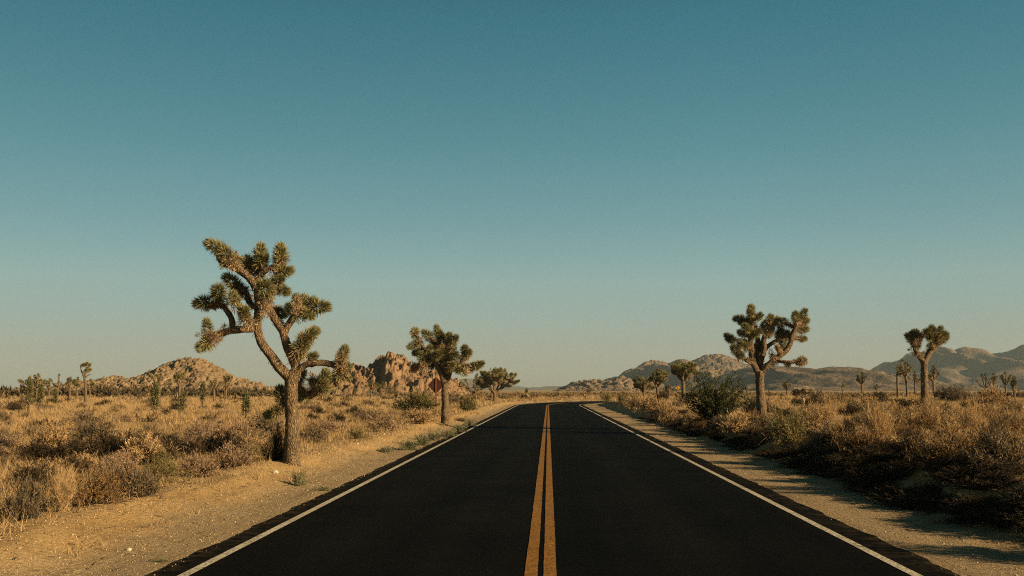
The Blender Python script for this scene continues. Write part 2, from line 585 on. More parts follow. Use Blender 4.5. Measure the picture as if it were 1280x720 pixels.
def big_joshua(label, base_px, D, limbs, clusters, group, seed, trunk_i=0):
    """limbs: list of (points[(px,py,dy)], radii[m]); the first is the trunk.
    clusters: (px, py, dy, direction(px,py) or None, size, dead)"""
    r = np.random.default_rng(seed)
    g = P(base_px[0], base_px[1], D)
    gz = tz(g.x, g.y)
    root = empty("joshua_tree", (g.x, g.y, gz))
    tag(root, label, "tree", group)
    org = np.array(root.location)
    pxm = F / D
    for i, (pts, rad) in enumerate(limbs):
        W = [np.array(P(a, b, D + c)) - org for a, b, c in pts]
        mb = MB()
        if i == trunk_i:
            W[0][2] = -0.25
        op, orr, tang = tube(mb, W, rad, sides=14 if i == trunk_i else 11, step=0.05, rough=0.13, seed=seed + i, mi=0)
        thatch(mb, op, orr, tang, 0.8 if i == trunk_i else 2.0, r, 0.05, 0.13, 0.0 if i != trunk_i else 0.25, 1)
        mb.build("trunk" if i == trunk_i else "branch", [M['bark'], M['dead']], root, smooth=True)
    ends = []
    for pts, rad in limbs:
        op, _ = spline([np.array(P(a, b, D + c)) for a, b, c in pts], rad, 0.08)
        ends.append(op[len(op) // 3:])
    skel = np.concatenate(ends)
    for a, b, c, dr, s, dead in clusters:
        p = np.array(P(a, b, D + c))
        j = np.argmin(np.linalg.norm(skel - p, axis=1) + 0.25 * np.maximum(0, skel[:, 2] - p[2]))
        q = skel[j]
        if dr is None:
            d = unit(p - q + np.array([0, 0, 0.12]) + r.normal(0, 0.08, 3))
        else:
            d = unit(np.array(P(a + dr[0], b + dr[1], D + c + (dr[2] if len(dr) > 2 else 0))) - p)
        c0 = p - d * 0.18 * s
        if np.linalg.norm(c0 - q) > 0.12:
            mb = MB()
            mid = (c0 + q) / 2 + np.array([0, 0, -0.05]) + r.normal(0, 0.02, 3)
            op, orr, tang = tube(mb, [q - org, mid - org, c0 + d * 0.1 * s - org], [0.085, 0.075, 0.06], sides=9, step=0.06, rough=0.14, seed=int(r.integers(1, 900)), mi=0)
            thatch(mb, op, orr, tang, 4, r, 0.06, 0.15, 0.0, 1)
            mb.build("branch", [M['bark'], M['dead']], root, smooth=True)
        put_cluster(root, c0, d, s, r, dead)
    return root


HG = "large joshua trees beside the road"
# the hero, left of the road
hero_limbs = [
    ([(367, 574, 0), (365, 530, 0), (363.5, 492, 0), (364.5, 466, 0)], [0.179, 0.141, 0.129, 0.141]),
    ([(364, 474, 0), (353, 464, -.05), (340, 447, -.1), (327.5, 429, -.1), (321.5, 409, -.1), (323.5, 386, -.05), (320, 360, 0)], [0.114, 0.110, 0.103, 0.095, 0.087, 0.084, 0.068]),
    ([(321, 411, -.1), (303, 412, -.2), (288, 413, -.25), (273, 418, -.3), (260, 417, -.4)], [0.076, 0.072, 0.076, 0.072, 0.053]),
    ([(291, 411, -.2), (289, 398, -.2), (280, 384, -.15), (268, 379, -.1)], [0.065, 0.061, 0.061, 0.046]),
    ([(307, 412, -.1), (311, 399, -.2), (306, 388, -.35)], [0.068, 0.061, 0.053]),
    ([(322, 385, 0), (313, 380, .3), (308, 366, .4), (299, 356, .45)], [0.065, 0.061, 0.057, 0.046]),
    ([(320, 362, 0), (314, 350, -.05), (305, 342, -.1), (292, 334, -.15), (281, 329, -.2)], [0.068, 0.076, 0.076, 0.072, 0.061]),
    ([(320, 362, .05), (325, 345, .1), (333, 337, .1), (344, 333, .1)], [0.068, 0.065, 0.061, 0.049]),
    ([(324, 347, .2), (320, 336, .3), (317, 330, .35)], [0.053, 0.053, 0.046]),
    ([(367, 472, .02), (370, 460, .02), (364.5, 444, 0), (357, 427, 0), (353.5, 413, 0)], [0.114, 0.106, 0.099, 0.091, 0.084]),
    ([(354, 415, 0), (343, 398, -.05), (334, 381, -.15), (331, 370, -.25)], [0.084, 0.080, 0.076, 0.061]),
    ([(354, 416, 0), (362, 404, .05), (372, 392, .1), (385, 385, .1)], [0.076, 0.076, 0.068, 0.046]),
    ([(366, 456, -.05), (376, 446, -.1), (380, 436, -.1)], [0.068, 0.065, 0.053]),
    ([(366, 471, 0), (379, 458, -.05), (391, 454, -.1), (406, 454, -.1), (421, 456, -.1), (428, 447, -.1)], [0.091, 0.065, 0.061, 0.065, 0.076, 0.061]),
    ([(421, 455, -.1), (424, 467, -.1), (420, 482, -.1)], [0.068, 0.076, 0.053]),
    ([(366, 470, .1), (371, 482, .5), (383, 494, .65), (396, 488, .6), (405, 478, .55)], [0.084, 0.076, 0.084, 0.099, 0.068]),
    ([(372, 484, .5), (360, 502, .6), (348, 511, .55), (338, 516, .5)], [0.068, 0.065, 0.061, 0.046]),
]
hero_clusters = [
    (254, 432, -.45, (-9, 5), 1.0, False), (267, 428, -.3, (-8, 9), .85, True), (259, 408, -.4, (-1, -8), .75, False), (250, 419, -.5, (-9, -1), .7, True),
    (251, 379, -.1, (-10, 1), 1.05, False), (262, 384, -.15, (-9, 3), .8, True), (273, 364, -.3, (0, -5, -8 / 60), 1.15, False),
    (299, 385, -.5, (-5, -7), .9, True), (292, 371, -.4, (-2, -8), .85, False), (306, 392, -.5, (2, -8, -.1), .8, False),
    (288, 351, .5, (-7, -6), 1.05, False), (300, 361, .55, (-6, -6), .9, False),
    (282, 317, -.2, (-6, -8), 1.05, False), (268, 308, -.2, (-9, -5), 1.0, False), (279, 331, -.3, (-6, 4), .75, True),
    (325, 315, .3, (1, -9), 1.05, False), (328, 325, .1, (3, -8, -.1), 1.0, False), (302, 328, .2, (-8, -4), .85, False), (313, 331, .5, (-5, -7), 1.0, False), (320, 334, .5, (-1, -8), .95, False),
    (351, 316, .1, (0, -10), 1.1, False), (349, 326, .15, (0, -9), .9, False), (357, 339, .0, (9, -2), .95, False), (349, 350, -.15, (6, -5, -.1), .85, False), (352, 362, .1, (7, 3), .9, False),
    (331, 359, -.35, (-1, -5, -.14), 1.15, False), (340, 369, -.25, (5, -6, -.08), .9, True), (327, 374, -.3, (-2, -8), .75, True),
    (350, 391, .15, (5, 2), .9, False), (341, 384, .25, (-3, -7), .8, True),
    (379, 379, .1, (2, -9), 1.0, False), (401, 384, .1, (11, -1), 1.1, False), (390, 379, .15, (6, -7), .95, False), (369, 396, -.15, (-1, 8), .8, True), (363, 386, .0, (-6, -6), .9, False), (372, 376, .3, (-3, -8), .85, False), (385, 393, -.05, (7, 4), .75, False),
    (385, 421, -.15, (8, -8), 1.1, False), (378, 431, -.2, (6, -8), 1.0, False), (377, 444, -.2, (-1, 9), .85, True), (391, 446, .05, (7, -4), .8, False), (393, 415, -.1, (8, -7), .8, False),
    (430, 440, -.1, (2, -9), .8, False), (428, 446, -.15, (-1, -7), .8, True), (432, 456, 0, (6, 3), .65, False), (423, 469, -.15, (-1, 9), .9, True), (420, 485, -.1, (-1, 8), .8, True), (434, 472, 0, (8, 4), .65, False), (417, 474, -.05, (-6, 5), .7, True),
    (406, 472, .55, (2, -9), 1.0, False), (402, 482, .5, (7, 5), .95, False), (394, 481, .7, (-5, -7), .8, False), (376, 471, .3, (4, -7), .75, False), (377, 498, .6, (-6, 5), .7, False),
    (351, 492, .5, (-2, -8), .95, False), (339, 517, .5, (-9, 4), .9, False), (353, 503, .5, (-6, -5), .75, False),
]
big_joshua("tallest joshua tree, crooked and forked with a low drooping branch, at the sandy left verge", (367, 574), 20.6, hero_limbs, [(a, b, c, d, e * .84, f) for a, b, c, d, e, f in hero_clusters], HG, 501)


def zz(x0, y0, k, lst):
    return [((x / k) + x0, (y / k) + y0) for x, y in lst]


def crown_clusters(pts, deadset, r, depth, size):
    out = []
    for i, (a, b) in enumerate(pts):
        out.append((a, b, float(r.uniform(-depth, depth)), None, float(size * r.uniform(0.9, 1.15)), i in deadset))
    return out


r_ = np.random.default_rng(77)
mid_pts = zz(500, 400, 5.54, [(105, 80), (112, 115), (90, 175), (112, 225), (75, 310), (100, 325), (160, 275), (185, 100), (210, 135), (258, 72), (275, 105), (310, 125), (340, 135), (378, 135),
                              (370, 180), (205, 195), (180, 235), (250, 185), (300, 165), (310, 220), (322, 262), (370, 240), (392, 268), (450, 205), (472, 225), (448, 255), (495, 315), (420, 330),
                              (440, 372), (350, 320), (205, 310), (235, 335), (262, 240), (190, 275), (285, 280), (345, 205), (230, 155), (270, 205), (240, 270), (330, 290), (390, 320), (520, 318), (545, 312), (290, 230), (340, 240), (215, 260), (405, 345), (150, 250)])
mid_limbs = [
    ([(557, 525.5, 0), (556.5, 503, 0), (556, 490, 0), (557, 480, 0)], [.21, .175, .165, .17]),
    ([(557, 483, 0), (552, 470, -.1), (548, 459, -.2), (541, 449, -.3), (535, 441, -.3)], [.13, .12, .11, .10, .09]),
    ([(557, 482, 0), (561, 469, .05), (565, 459, .1), (575, 456, .1), (588, 457, .1)], [.13, .12, .11, .09, .07]),
    ([(556, 478, .1), (554, 462, .3), (552, 445, .4), (550, 428, .4)], [.12, .11, .10, .08]),
    ([(560, 470, 0), (559, 452, -.3), (562, 437, -.4)], [.11, .10, .08]),
    ([(541, 449, -.3), (530, 452, -.4), (519, 457, -.4)], [.09, .08, .07]),
    ([(535, 441, -.3), (526, 430, -.2), (521, 420, -.2)], [.08, .07, .06]),
    ([(574, 456, .1), (581, 446, 0), (584, 440, 0)], [.08, .07, .06]),
]
big_joshua("dense bushy joshua tree standing in front of the brown diamond sign", (557, 525.5), 47.0, mid_limbs, crown_clusters(mid_pts, {1, 4, 5, 6, 8, 14, 18, 20, 22, 26, 28, 31, 34, 36, 40}, r_, 0.8, 1.15), HG, 531)

rt_pts = zz(895, 370, 7.2, [(315, 105), (310, 150), (392, 180), (195, 205), (235, 245), (300, 210), (220, 330), (310, 320), (130, 390), (110, 370), (215, 430), (168, 482), (225, 530), (262, 565),
                            (285, 500), (490, 200), (440, 250), (540, 225), (612, 230), (500, 300), (560, 340), (632, 340), (470, 345), (540, 440), (600, 430), (500, 510), (400, 515), (718, 190), (790, 160),
                            (742, 235), (805, 225), (795, 300), (790, 385), (725, 375), (775, 580), (705, 592), (640, 612), (365, 330), (270, 290), (370, 400), (255, 440), (440, 310), (395, 455), (330, 260), (580, 285)])
rt_limbs = [
    ([(953.5, 524, 0), (951.5, 505, 0), (950, 482, 0), (950, 464, 0)], [.215, .18, .165, .175]),
    ([(949, 468, 0), (942, 454, -.1), (939.5, 438, -.15), (938.5, 424, -.2), (940, 406, -.2), (939, 392, -.2)], [.13, .12, .11, .10, .09, .07]),
    ([(950, 466, 0), (951, 452, .1), (955, 438, .15), (955, 423, .1), (961, 409, .1)], [.12, .11, .10, .10, .08]),
    ([(951, 467, 0), (957, 459, -.1), (968.5, 449, -.15), (981, 439.5, -.2), (987.5, 430, -.2), (991, 418, -.2), (996, 406, -.2)], [.13, .125, .115, .11, .105, .10, .08]),
    ([(968, 450, -.1), (978, 452, -.3), (988, 453, -.4), (999, 450.5, -.4)], [.085, .07, .07, .06]),
    ([(949, 466, .1), (946, 450, .4), (944, 434, .5), (930, 426, .5), (917, 425, .4)], [.11, .10, .095, .08, .06]),
    ([(950, 464, .1), (949, 446, .5), (948, 428, .6), (946, 416, .6)], [.10, .10, .09, .08]),
    ([(955, 438, .15), (963, 430, .3), (974, 424, .3), (980, 419, .3)], [.09, .08, .08, .06]),
    ([(943, 456, -.1), (933, 450, -.3), (927, 446, -.3)], [.09, .085, .07]),
]
big_joshua("joshua tree with a wide lopsided crown above the right bank, a bare arm reaching right", (953.5, 524), 40.0, rt_limbs, crown_clusters(rt_pts, {5, 13, 14, 23, 25, 26, 33, 35, 36, 39}, r_, 0.7, .9), HG, 551)

fr_pts = zz(1040, 390, 3.43, [(340, 98), (362, 88), (372, 112), (352, 128), (332, 112), (362, 142), (410, 82), (432, 76), (462, 82), (482, 98), (420, 106), (448, 104), (478, 116), (455, 126), (425, 132), (440, 150), (340, 165), (415, 95), (350, 90), (470, 100)])
fr_limbs = [
    ([(1157, 521, 0), (1156, 490, 0), (1155.5, 465, 0), (1155, 450, 0)], [.19, .165, .15, .155]),
    ([(1155, 453, 0), (1149, 445, -.05), (1144, 436, -.1), (1143.5, 426, -.1)], [.12, .11, .10, .09]),
    ([(1155.5, 453, 0), (1160, 444, .05), (1165, 436, .1), (1169, 424, .1)], [.125, .12, .12, .10]),
]
big_joshua("slender joshua tree forking into a Y with two leafy tufts, out on the right plain", (1157, 521), 45.0, fr_limbs, crown_clusters(fr_pts, {15, 16, 13, 14}, r_, 0.35, .95), HG, 571)


def far_joshua(label, px, top, D, seed, style="branch", lean=0.0, n=9, spread=0.32, trunk=0.5, group="distant joshua trees", dark=False):
    """a joshua tree seen small: a trunk mesh with its limbs and a crown mesh"""
    r = np.random.default_rng(seed)
    tp = P(px, top, D)
    gz = tz(tp.x, tp.y)
    H = max(1.0, tp.z - gz)
    root = empty("young_joshua_tree" if style == "young" else "joshua_tree", (tp.x, tp.y, gz))
    tag(root, label, "young tree" if style == "young" else "tree", group)
    tm, cm = MB(), MB()
    if style == "young":
        tube(tm, [(0, 0, -.2), (0.02, 0, H * .3), (lean * H * .5, 0, H * .8)], [.09, .08, .05], sides=8, step=.15, seed=seed)
        k = max(3, int(H / 0.22))
        for i in range(k):
            z = H * (0.30 + 0.58 * i / (k - 1)) if trunk > 0.2 else H * (0.1 + 0.75 * i / (k - 1))
            rosette(cm, seed * 10 + i, n=110, L=.25, rl=.20, dead=16, wid=.028, origin=(lean * z, 0, z), scale=1.25, skirt=.1)
    else:
        ht = H * trunk
        tr = 0.115 * (H / 4.5) ** 0.5 + 0.02
        fork = np.array([lean * ht, 0, ht])
        tube(tm, [(0, 0, -.3), (lean * ht * .4, 0, ht * .5), tuple(fork)], [tr * 1.25, tr, tr], sides=8, step=.25, seed=seed)
        for i in range(n):
            a = 2 * math.pi * (i + r.uniform(-.3, .3)) / n * 2.4
            q = 0.03 if i == 0 else r.uniform(.12, .95)
            el = math.radians(88 - 78 * q)
            k = r.uniform(.72, 1.0)
            hh = max(.12, (H * .93 - ht) * math.sin(el) * (1 if i == 0 else k))
            rr = H * spread * 1.25 * math.cos(el) * k
            e = fork + np.array([rr * math.cos(a), rr * math.sin(a), hh])
            mid = fork + np.array([rr * .65 * math.cos(a), rr * .65 * math.sin(a), hh * 0.35])
            if n > 24:
                w3 = unit(r.normal(size=3)); w3[2] = abs(w3[2]) * (1 if i % 4 else -.35)
                cc = np.array([0, 0, H * (.42 + trunk * .4)])
                e = cc + w3 * np.array([H * spread * .95, H * spread * .95, (H * .95 - cc[2])]) * r.uniform(.6, 1.0)
                mid = fork * .35 + e * .65 + np.array([0, 0, -.06 * H])
            tube(tm, [tuple(fork - np.array([0, 0, .1])), tuple(mid), tuple(e)], [tr * .75, tr * .6, tr * .45], sides=7, step=.25, seed=seed + i)
            dd = unit(e - fork + np.array([0, 0, .15 * H * spread]))
            rosette(cm, seed * 20 + i, n=95, L=.38, rl=.27, dead=45, wid=.045, origin=tuple(e - dd * .15), axis=tuple(dd), scale=1.05 + .15 * (H > 4), skirt=.35)
            if r.uniform() < .6:
                e2 = mid + r.normal(0, .12 * H * spread * 2, 3) + np.array([0, 0, .25])
                rosette(cm, seed * 20 + 100 + i, n=80, L=.34, rl=.25, dead=40, wid=.045, origin=tuple(e2), axis=tuple(unit(e2 - fork + np.array([0, 0, .1]))), scale=.95, skirt=.3)
                tube(tm, [tuple(mid), tuple(e2)], [tr * .5, tr * .4], sides=6, step=.25, seed=seed + i + 40)
    tm.build("trunk", [M['bark_far']], root, smooth=True)
    cm.build("crown", [M['leaf_young'] if style == "young" else M['leaf_far'], M['dead']], root)
    return root


def dome_joshua(label, base, fork, cen, rx, ry, D, n, size, group, seed):
    """a joshua tree with a rounded head of many tufts, near enough to show its tufts one by one"""
    r = np.random.default_rng(seed)
    m = F / D
    w = size * .12
    limbs = [([(base[0], base[1], 0), ((base[0] + fork[0]) / 2, (base[1] + fork[1]) / 2, 0), (fork[0], fork[1], 0)], [.2, .17, .17])]
    for i in range(6):
        a = math.pi * (i + .5) / 6
        dz = float(r.uniform(-.6, .6)) * rx / m
        limbs.append(([(fork[0], fork[1] + .4, 0), (fork[0] * .5 + cen[0] * .5 - math.cos(a) * rx * .35, fork[1] * .5 + cen[1] * .5 - math.sin(a) * ry * .1, dz * .5),
                       (cen[0] - math.cos(a) * rx * .62, cen[1] - math.sin(a) * ry * .55, dz)], [.13, .11, .08]))
    cl = []
    for i in range(n):
        v = unit(r.normal(size=3)); q = r.uniform(.55, 1.0)
        if v[2] < -.45: v[2] = -v[2]
        px, py, dz = cen[0] + v[0] * rx * q, cen[1] - v[2] * ry * q, v[1] * rx / m * q
        cl.append((px, py, dz, (v[0] * 8, -v[2] * 8 - 3, v[1] * 8 / m), size * r.uniform(.85, 1.15), bool(r.uniform() < .12)))
    return big_joshua(label, base, D, limbs, cl, group, seed)


FJ = far_joshua
G_L = "joshua trees scattered over the far left plain"
G_Y = "young unbranched joshua trees on the left plain"
G_O = "joshua trees below the jagged outcrop"
G_R = "joshua trees beyond the right bank"
G_F = "far joshua trees at the foot of the right hills"
dome_joshua("round crowned joshua tree close to the left road edge where the road bends", (618.5, 501), (618.5, 492), (621.5, 477.5), 27, 18, 118.0, 72, 1.3, G_O, 601)
FJ("loose joshua tree with low arms, tucked left of the round crowned tree", 595, 468, 125, 602, n=10, spread=.6, trunk=.34, lean=-.05, group=G_O)
FJ("tiny joshua tree alone at the far road bend, right of the round crowned tree", 658, 487, 190, 603, n=4, spread=.25, group=G_O)
FJ("small thin joshua tree below the dark left flank of the jagged outcrop", 443, 487, 170, 604, n=4, spread=.3, group=G_O)
FJ("pale many armed joshua tree below the middle of the jagged outcrop", 464, 474, 150, 605, n=9, spread=.36, group=G_O)
FJ("bushy low joshua tree just right of the pale many armed one", 478, 479, 158, 606, n=7, spread=.4, trunk=.3, group=G_O)
FJ("stubby joshua tree in the outcrop's shadow, left of the green bush", 491, 484, 165, 607, n=6, spread=.4, trunk=.3, group=G_O)
big_joshua("tall scraggly joshua tree with a bare left arm, on the far left skyline", (107.5, 496), 92.0,
           [([(107.5, 496, 0), (107, 483, 0), (105.5, 472, 0)], [.13, .11, .10]),
            ([(105.5, 473, 0), (102, 464, 0), (101, 458, 0), (103.5, 455, 0)], [.08, .06, .05, .04]),
            ([(105.5, 473, 0), (107, 466, 0), (109, 459, 0)], [.09, .08, .06]),
            ([(106, 473, 0), (110, 469, 0), (114, 468.5, 0)], [.06, .05, .03])],
           [(105, 456, 0, None, .9, False), (108.5, 454.5, .1, None, 1.0, False), (112, 456, 0, None, 1.0, False), (110.5, 460, -.2, None, 1.0, True), (112.5, 462, .1, None, 1.0, False), (108, 462, -.2, None, .9, False), (110.5, 465, 0, None, .9, True)],
           G_L, 610)
FJ("wide flat crowned joshua tree at the far left, the left one of a touching pair", 36, 471, 135, 611, n=9, spread=.5, trunk=.5, group=G_L)
FJ("round crowned joshua tree at the far left, the right one of a touching pair", 47, 468, 130, 612, n=11, spread=.42, trunk=.5, group=G_L)
FJ("small forked joshua tree halfway between the touching pair and the tall scraggly tree", 73, 468, 150, 613, n=4, spread=.25, group=G_L)
FJ("short stout joshua tree left of the tall scraggly tree", 88, 473, 120, 614, n=5, spread=.25, group=G_L)
FJ("thin joshua tree pressed close to the left of the tall scraggly tree", 97, 473, 122, 615, n=3, spread=.2, trunk=.65, group=G_L)
FJ("small dark joshua tree just right of the tall scraggly tree", 113, 475, 140, 616, n=4, spread=.2, group=G_L)
FJ("small joshua tree in front of the boulder hill's left slope", 62, 474, 155, 617, n=4, spread=.25, group=G_L)
FJ("thin joshua tree under the left shoulder of the boulder hill", 200, 467, 118, 618, n=5, spread=.3, trunk=.6, group=G_L)
FJ("dark topped joshua tree in front of the middle of the boulder hill", 225, 466, 98, 619, n=6, spread=.28, trunk=.6, group=G_L)
FJ("upright joshua tree with pale trunk under the right side of the boulder hill", 268, 477, 100, 620, n=4, spread=.3, trunk=.7, group=G_L)
FJ("wide armed joshua tree at the right end of the boulder hill", 283, 470, 125, 621, n=7, spread=.42, trunk=.5, group=G_L)
for lab, px, top, D, sd, ln, tk in (
        ("young joshua tree like a green column, taller of the pair at the far left", 37, 478, 62, 630, 0, .5),
        ("slightly leaning green young joshua tree, shorter of the pair at the far left", 50, 484, 66, 631, .07, .5),
        ("low bushy young joshua tree right of the green pair", 70, 492, 88, 632, 0, .1),
        ("lone green column of a young joshua tree before the boulder hill's left end", 194, 485, 52, 633, .02, .5),
        ("short leaning green young joshua tree, second from the lone column", 227, 501, 57, 634, .05, .1),
        ("dark green young joshua tree before the right side of the boulder hill", 254, 480, 78, 635, 0, .5),
        ("bright yellow green young joshua tree nearest to the big trunk", 308, 508, 45, 636, -.03, .5)):
    FJ(lab, px, top, D, sd, "young", lean=ln, trunk=tk, group=G_Y)
dome_joshua("rounded leafy joshua tree above the bank bushes, leftmost of three at the bend", (805, 499), (804.5, 490), (804, 480.5), 13.5, 10.5, 122.0, 30, 1.2, G_R, 640)
dome_joshua("upright joshua tree above the bank bushes, middle one of three at the bend", (822, 499), (821.5, 484), (823.5, 473), 13, 9.5, 116.0, 28, 1.15, G_R, 641)
dome_joshua("spreading umbrella shaped joshua tree behind the big green bush", (854.5, 500), (854, 477), (856, 464), 22, 11, 92.0, 46, 1.05, G_R, 642)
FJ("low leafy joshua tree between the bend trees and the amber sign", 836, 483, 120, 643, n=6, spread=.4, trunk=.25, group=G_R)
FJ("small dark joshua tree standing before the rocky ridge beyond the road's end", 736, 486, 260, 644, n=7, spread=.35, trunk=.3, group=G_F)
FJ("small joshua tree on the plain just right of the lopsided tree's trunk", 983, 478, 150, 645, n=4, spread=.25, trunk=.5, group=G_F)
FJ("tiny joshua tree on the plain left of the single dark tall one", 1053, 480, 210, 646, n=3, spread=.2, group=G_F)
FJ("single dark joshua tree midway between the lopsided tree and the Y shaped tree", 1077, 465, 150, 647, n=5, spread=.16, trunk=.55, group=G_F)
FJ("tiny joshua tree midway between the single dark one and the bare post like trunk", 1096, 481, 220, 648, n=3, spread=.25, group=G_F)
FJ("bare post like joshua tree with one long arm bent right", 1121, 459, 118, 649, n=3, spread=.42, trunk=.78, group=G_F)
FJ("leaning joshua tree touching the long arm of the post like one", 1133, 453, 122, 650, n=6, spread=.3, trunk=.62, lean=-.06, group=G_F)
FJ("thin two armed joshua tree just left of the Y shaped tree's trunk", 1143, 465, 140, 651, n=4, spread=.25, trunk=.55, group=G_F)
FJ("upright joshua tree just right of the Y shaped tree's trunk", 1166, 457, 120, 652, n=6, spread=.2, trunk=.55, group=G_F)
FJ("low twin topped joshua tree far out towards the right edge", 1231, 467, 150, 653, n=5, spread=.35, trunk=.4, group=G_F)
FJ("thin joshua tree right of the low twin topped one", 1241, 467, 160, 654, n=3, spread=.2, trunk=.5, group=G_F)
FJ("small forked joshua tree left of the shaggy one at the right edge", 1256, 465, 150, 655, n=5, spread=.25, trunk=.5, group=G_F)
FJ("shaggy joshua tree with hanging pale dead leaves at the right edge", 1267, 473, 95, 656, n=4, spread=.12, trunk=.4, group=G_F)


# ------------------------------------------------------------------ ground
def stretch(fine0, fine1, d, far0, far1, g=1.16):
    a = list(np.arange(fine0, fine1 + 1e-6, d))
    up, dn = [], []
    s = d; x = fine1
    while x < far1:
        s *= g; x += s; up.append(min(x, far1))
    s = d; x = fine0
    while x > far0:
        s *= g; x -= s; dn.append(max(x, far0))
    return np.array(dn[::-1] + a + up)


FAR = 9000.0
gx = stretch(-13, 13, 0.11, -FAR, FAR, 1.10)
gy = stretch(4.0, 40, 0.14, -400, FAR, 1.045)
GX, GY = np.meshgrid(gx, gy)
GZ = terr(GX, GY)
far_f = sstep(1500, 6000, np.hypot(GX, GY))
GZ = GZ * (1 - far_f)
gm = grid_mesh("ground", GX, GY, GZ, M['ground'])
S = lateral(GX, GY)
wob = (fbm(GX * 0.6, GY * 0.6, 55, 3) - 0.5)
gravel = np.where(S < 0, 1 - sstep(4.3, 5.2, -S + wob * 0.9), 1 - sstep(4.6, 5.9, S + wob)) * 0.85
plain = np.where(S < 0, sstep(5.4, 6.6, -S + wob), sstep(6.6, 7.6, S + wob))
patch = sstep(0.36, 0.52, fbm(GX * 0.16, GY * 0.16, 61, 4))
for nm, arr in (("gravel", gravel), ("plain", plain * (0.45 + 0.55 * patch))):
    at = gm.attributes.new(nm, 'FLOAT', 'POINT')
    at.data.foreach_set("value", arr.astype(np.float32).ravel())
tag(link("ground", gm), kind="structure")


def centre(t):
    """point and right-hand direction on the centre line at length t"""
    if t <= Y0:
        return (0.0, t), (1.0, 0.0)
    a = (t - Y0) / RC
    if a <= math.pi / 2:
        return (RC - RC * math.cos(a), Y0 + RC * math.sin(a)), (math.cos(a), -math.sin(a))
    e = t - Y0 - RC * math.pi / 2
    return (RC + e, Y0 + RC), (0.0, -1.0)


def strip(name, s0, s1, z, mat, t0=-60, t1=420, ragged=0.0, crown=0.0, ncol=2):
    ts = np.concatenate([np.arange(t0, 0, 2.0), np.arange(0, 40, 0.12), np.arange(40, 100, 0.5), np.arange(100, t1, 1.2)])
    X = np.zeros((len(ts), ncol)); Yy = np.zeros_like(X); Z = np.zeros_like(X)
    for i, t in enumerate(ts):
        c, rt = centre(t)
        for j in range(ncol):
            s = s0 + (s1 - s0) * j / (ncol - 1)
            if ragged and j in (0, ncol - 1):
                a = np.array([t])
                k = float(fbm(a * 2.6, a * 0 + j * 9.0, 71, 5)[0] - .5) * ragged
                s += k
            X[i, j] = c[0] + rt[0] * s; Yy[i, j] = c[1] + rt[1] * s; Z[i, j] = z
    me = grid_mesh(name, X, Yy, Z, mat)
    e = np.zeros_like(X); e[:, 0] = 1; e[:, -1] = 1
    me.attributes.new("edge", 'FLOAT', 'POINT').data.foreach_set("value", e.astype(np.float32).ravel())
    return tag(link(name, me), kind="structure")


strip("road", -3.66, 3.76, 0.012, M['asphalt'], ragged=0.10, ncol=9)
strip("edge_line", -3.375, -3.275, 0.0165, M['white'], ragged=0.008, ncol=3)
strip("edge_line", 3.30, 3.40, 0.0165, M['white'], ragged=0.008, ncol=3)
strip("centre_line", -0.222, -0.102, 0.0165, M['yellow'], ragged=0.010, ncol=3)
strip("centre_line", -0.048, 0.072, 0.0165, M['yellow'], ragged=0.010, ncol=3)

# ------------------------------------------------------------------ gravel on the verges
n = 30000
yy = 6.5 + 40 * rng.uniform(0, 1, n) ** 1.6
side = rng.uniform(0, 1, n) < 0.62
u_ = rng.uniform(0, 1, n) ** .7
xx = np.where(side, -3.58 - 2.45 * u_, 3.68 + 2.35 * u_)
sz = (0.003 + 0.008 * rng.uniform(0, 1, n) ** 3.0) * (1 + yy / 70) + (rng.uniform(0, 1, n) > 0.99) * rng.uniform(0.003, 0.012, n)
zz_ = np.where((xx > -3.7) & (xx < 3.8), 0.013, terr(xx, yy))
octv = np.array([[1, 0, 0], [-1, 0, 0], [0, 1, 0], [0, -1, 0], [0, 0, 1], [0, 0, -1]], float)
octf = np.array([[0, 2, 4], [2, 1, 4], [1, 3, 4], [3, 0, 4], [2, 0, 5], [1, 2, 5], [3, 1, 5], [0, 3, 5]])
jit = octv[None] * rng.uniform(.6, 1.25, (n, 6, 1)) + rng.normal(0, .16, (n, 6, 3))
jit[:, :, 2] *= 0.7
pv = jit * sz[:, None, None] + np.stack([xx, yy, zz_ + sz * .25], 1)[:, None, :]
me = bpy.data.meshes.new("gravel")
nf = n * 8
idx = (octf[None] + (np.arange(n) * 6)[:, None, None]).reshape(-1).astype(np.int32)
me.vertices.add(n * 6); me.loops.add(nf * 3); me.polygons.add(nf)
me.vertices.foreach_set("co", pv.astype(np.float32).ravel())
me.loops.foreach_set("vertex_index", idx)
me.polygons.foreach_set("loop_start", np.arange(0, nf * 3, 3, dtype=np.int32))
me.materials.append(M['pebble']); me.update(calc_edges=True)
tag(link("gravel", me), "loose pale gravel strewn over both sandy road verges", "gravel", kind="stuff")


n = 900
yy = 7 + 45 * rng.uniform(0, 1, n) ** 1.5
left_v = rng.uniform(0, 1, n) < .6
xx = np.where(left_v, -3.9 - 1.9 * rng.uniform(0, 1, n), 4.0 + 2.6 * rng.uniform(0, 1, n))
aa = rng.uniform(0, math.pi, n); ll = rng.uniform(.03, .16, n)
d3 = np.stack([np.cos(aa), np.sin(aa), np.zeros(n)], 1) * ll[:, None]
p3 = np.stack([xx, yy, terr(xx, yy) + .012], 1)
e3 = p3 + d3
e3[:, 2] = terr(e3[:, 0], e3[:, 1]) + rng.uniform(.012, .05, n)
s3 = np.stack([-np.sin(aa) * .7, np.cos(aa) * .7, np.full(n, .7)], 1) * rng.uniform(.003, .007, (n, 1))
tag(link("twig_litter", fast_mesh("twig_litter", np.stack([p3 - s3, p3 + s3, e3], 1).reshape(-1, 3), 3, M['dark'])), "dark broken twigs littering the sandy road verges", "litter", kind="stuff")


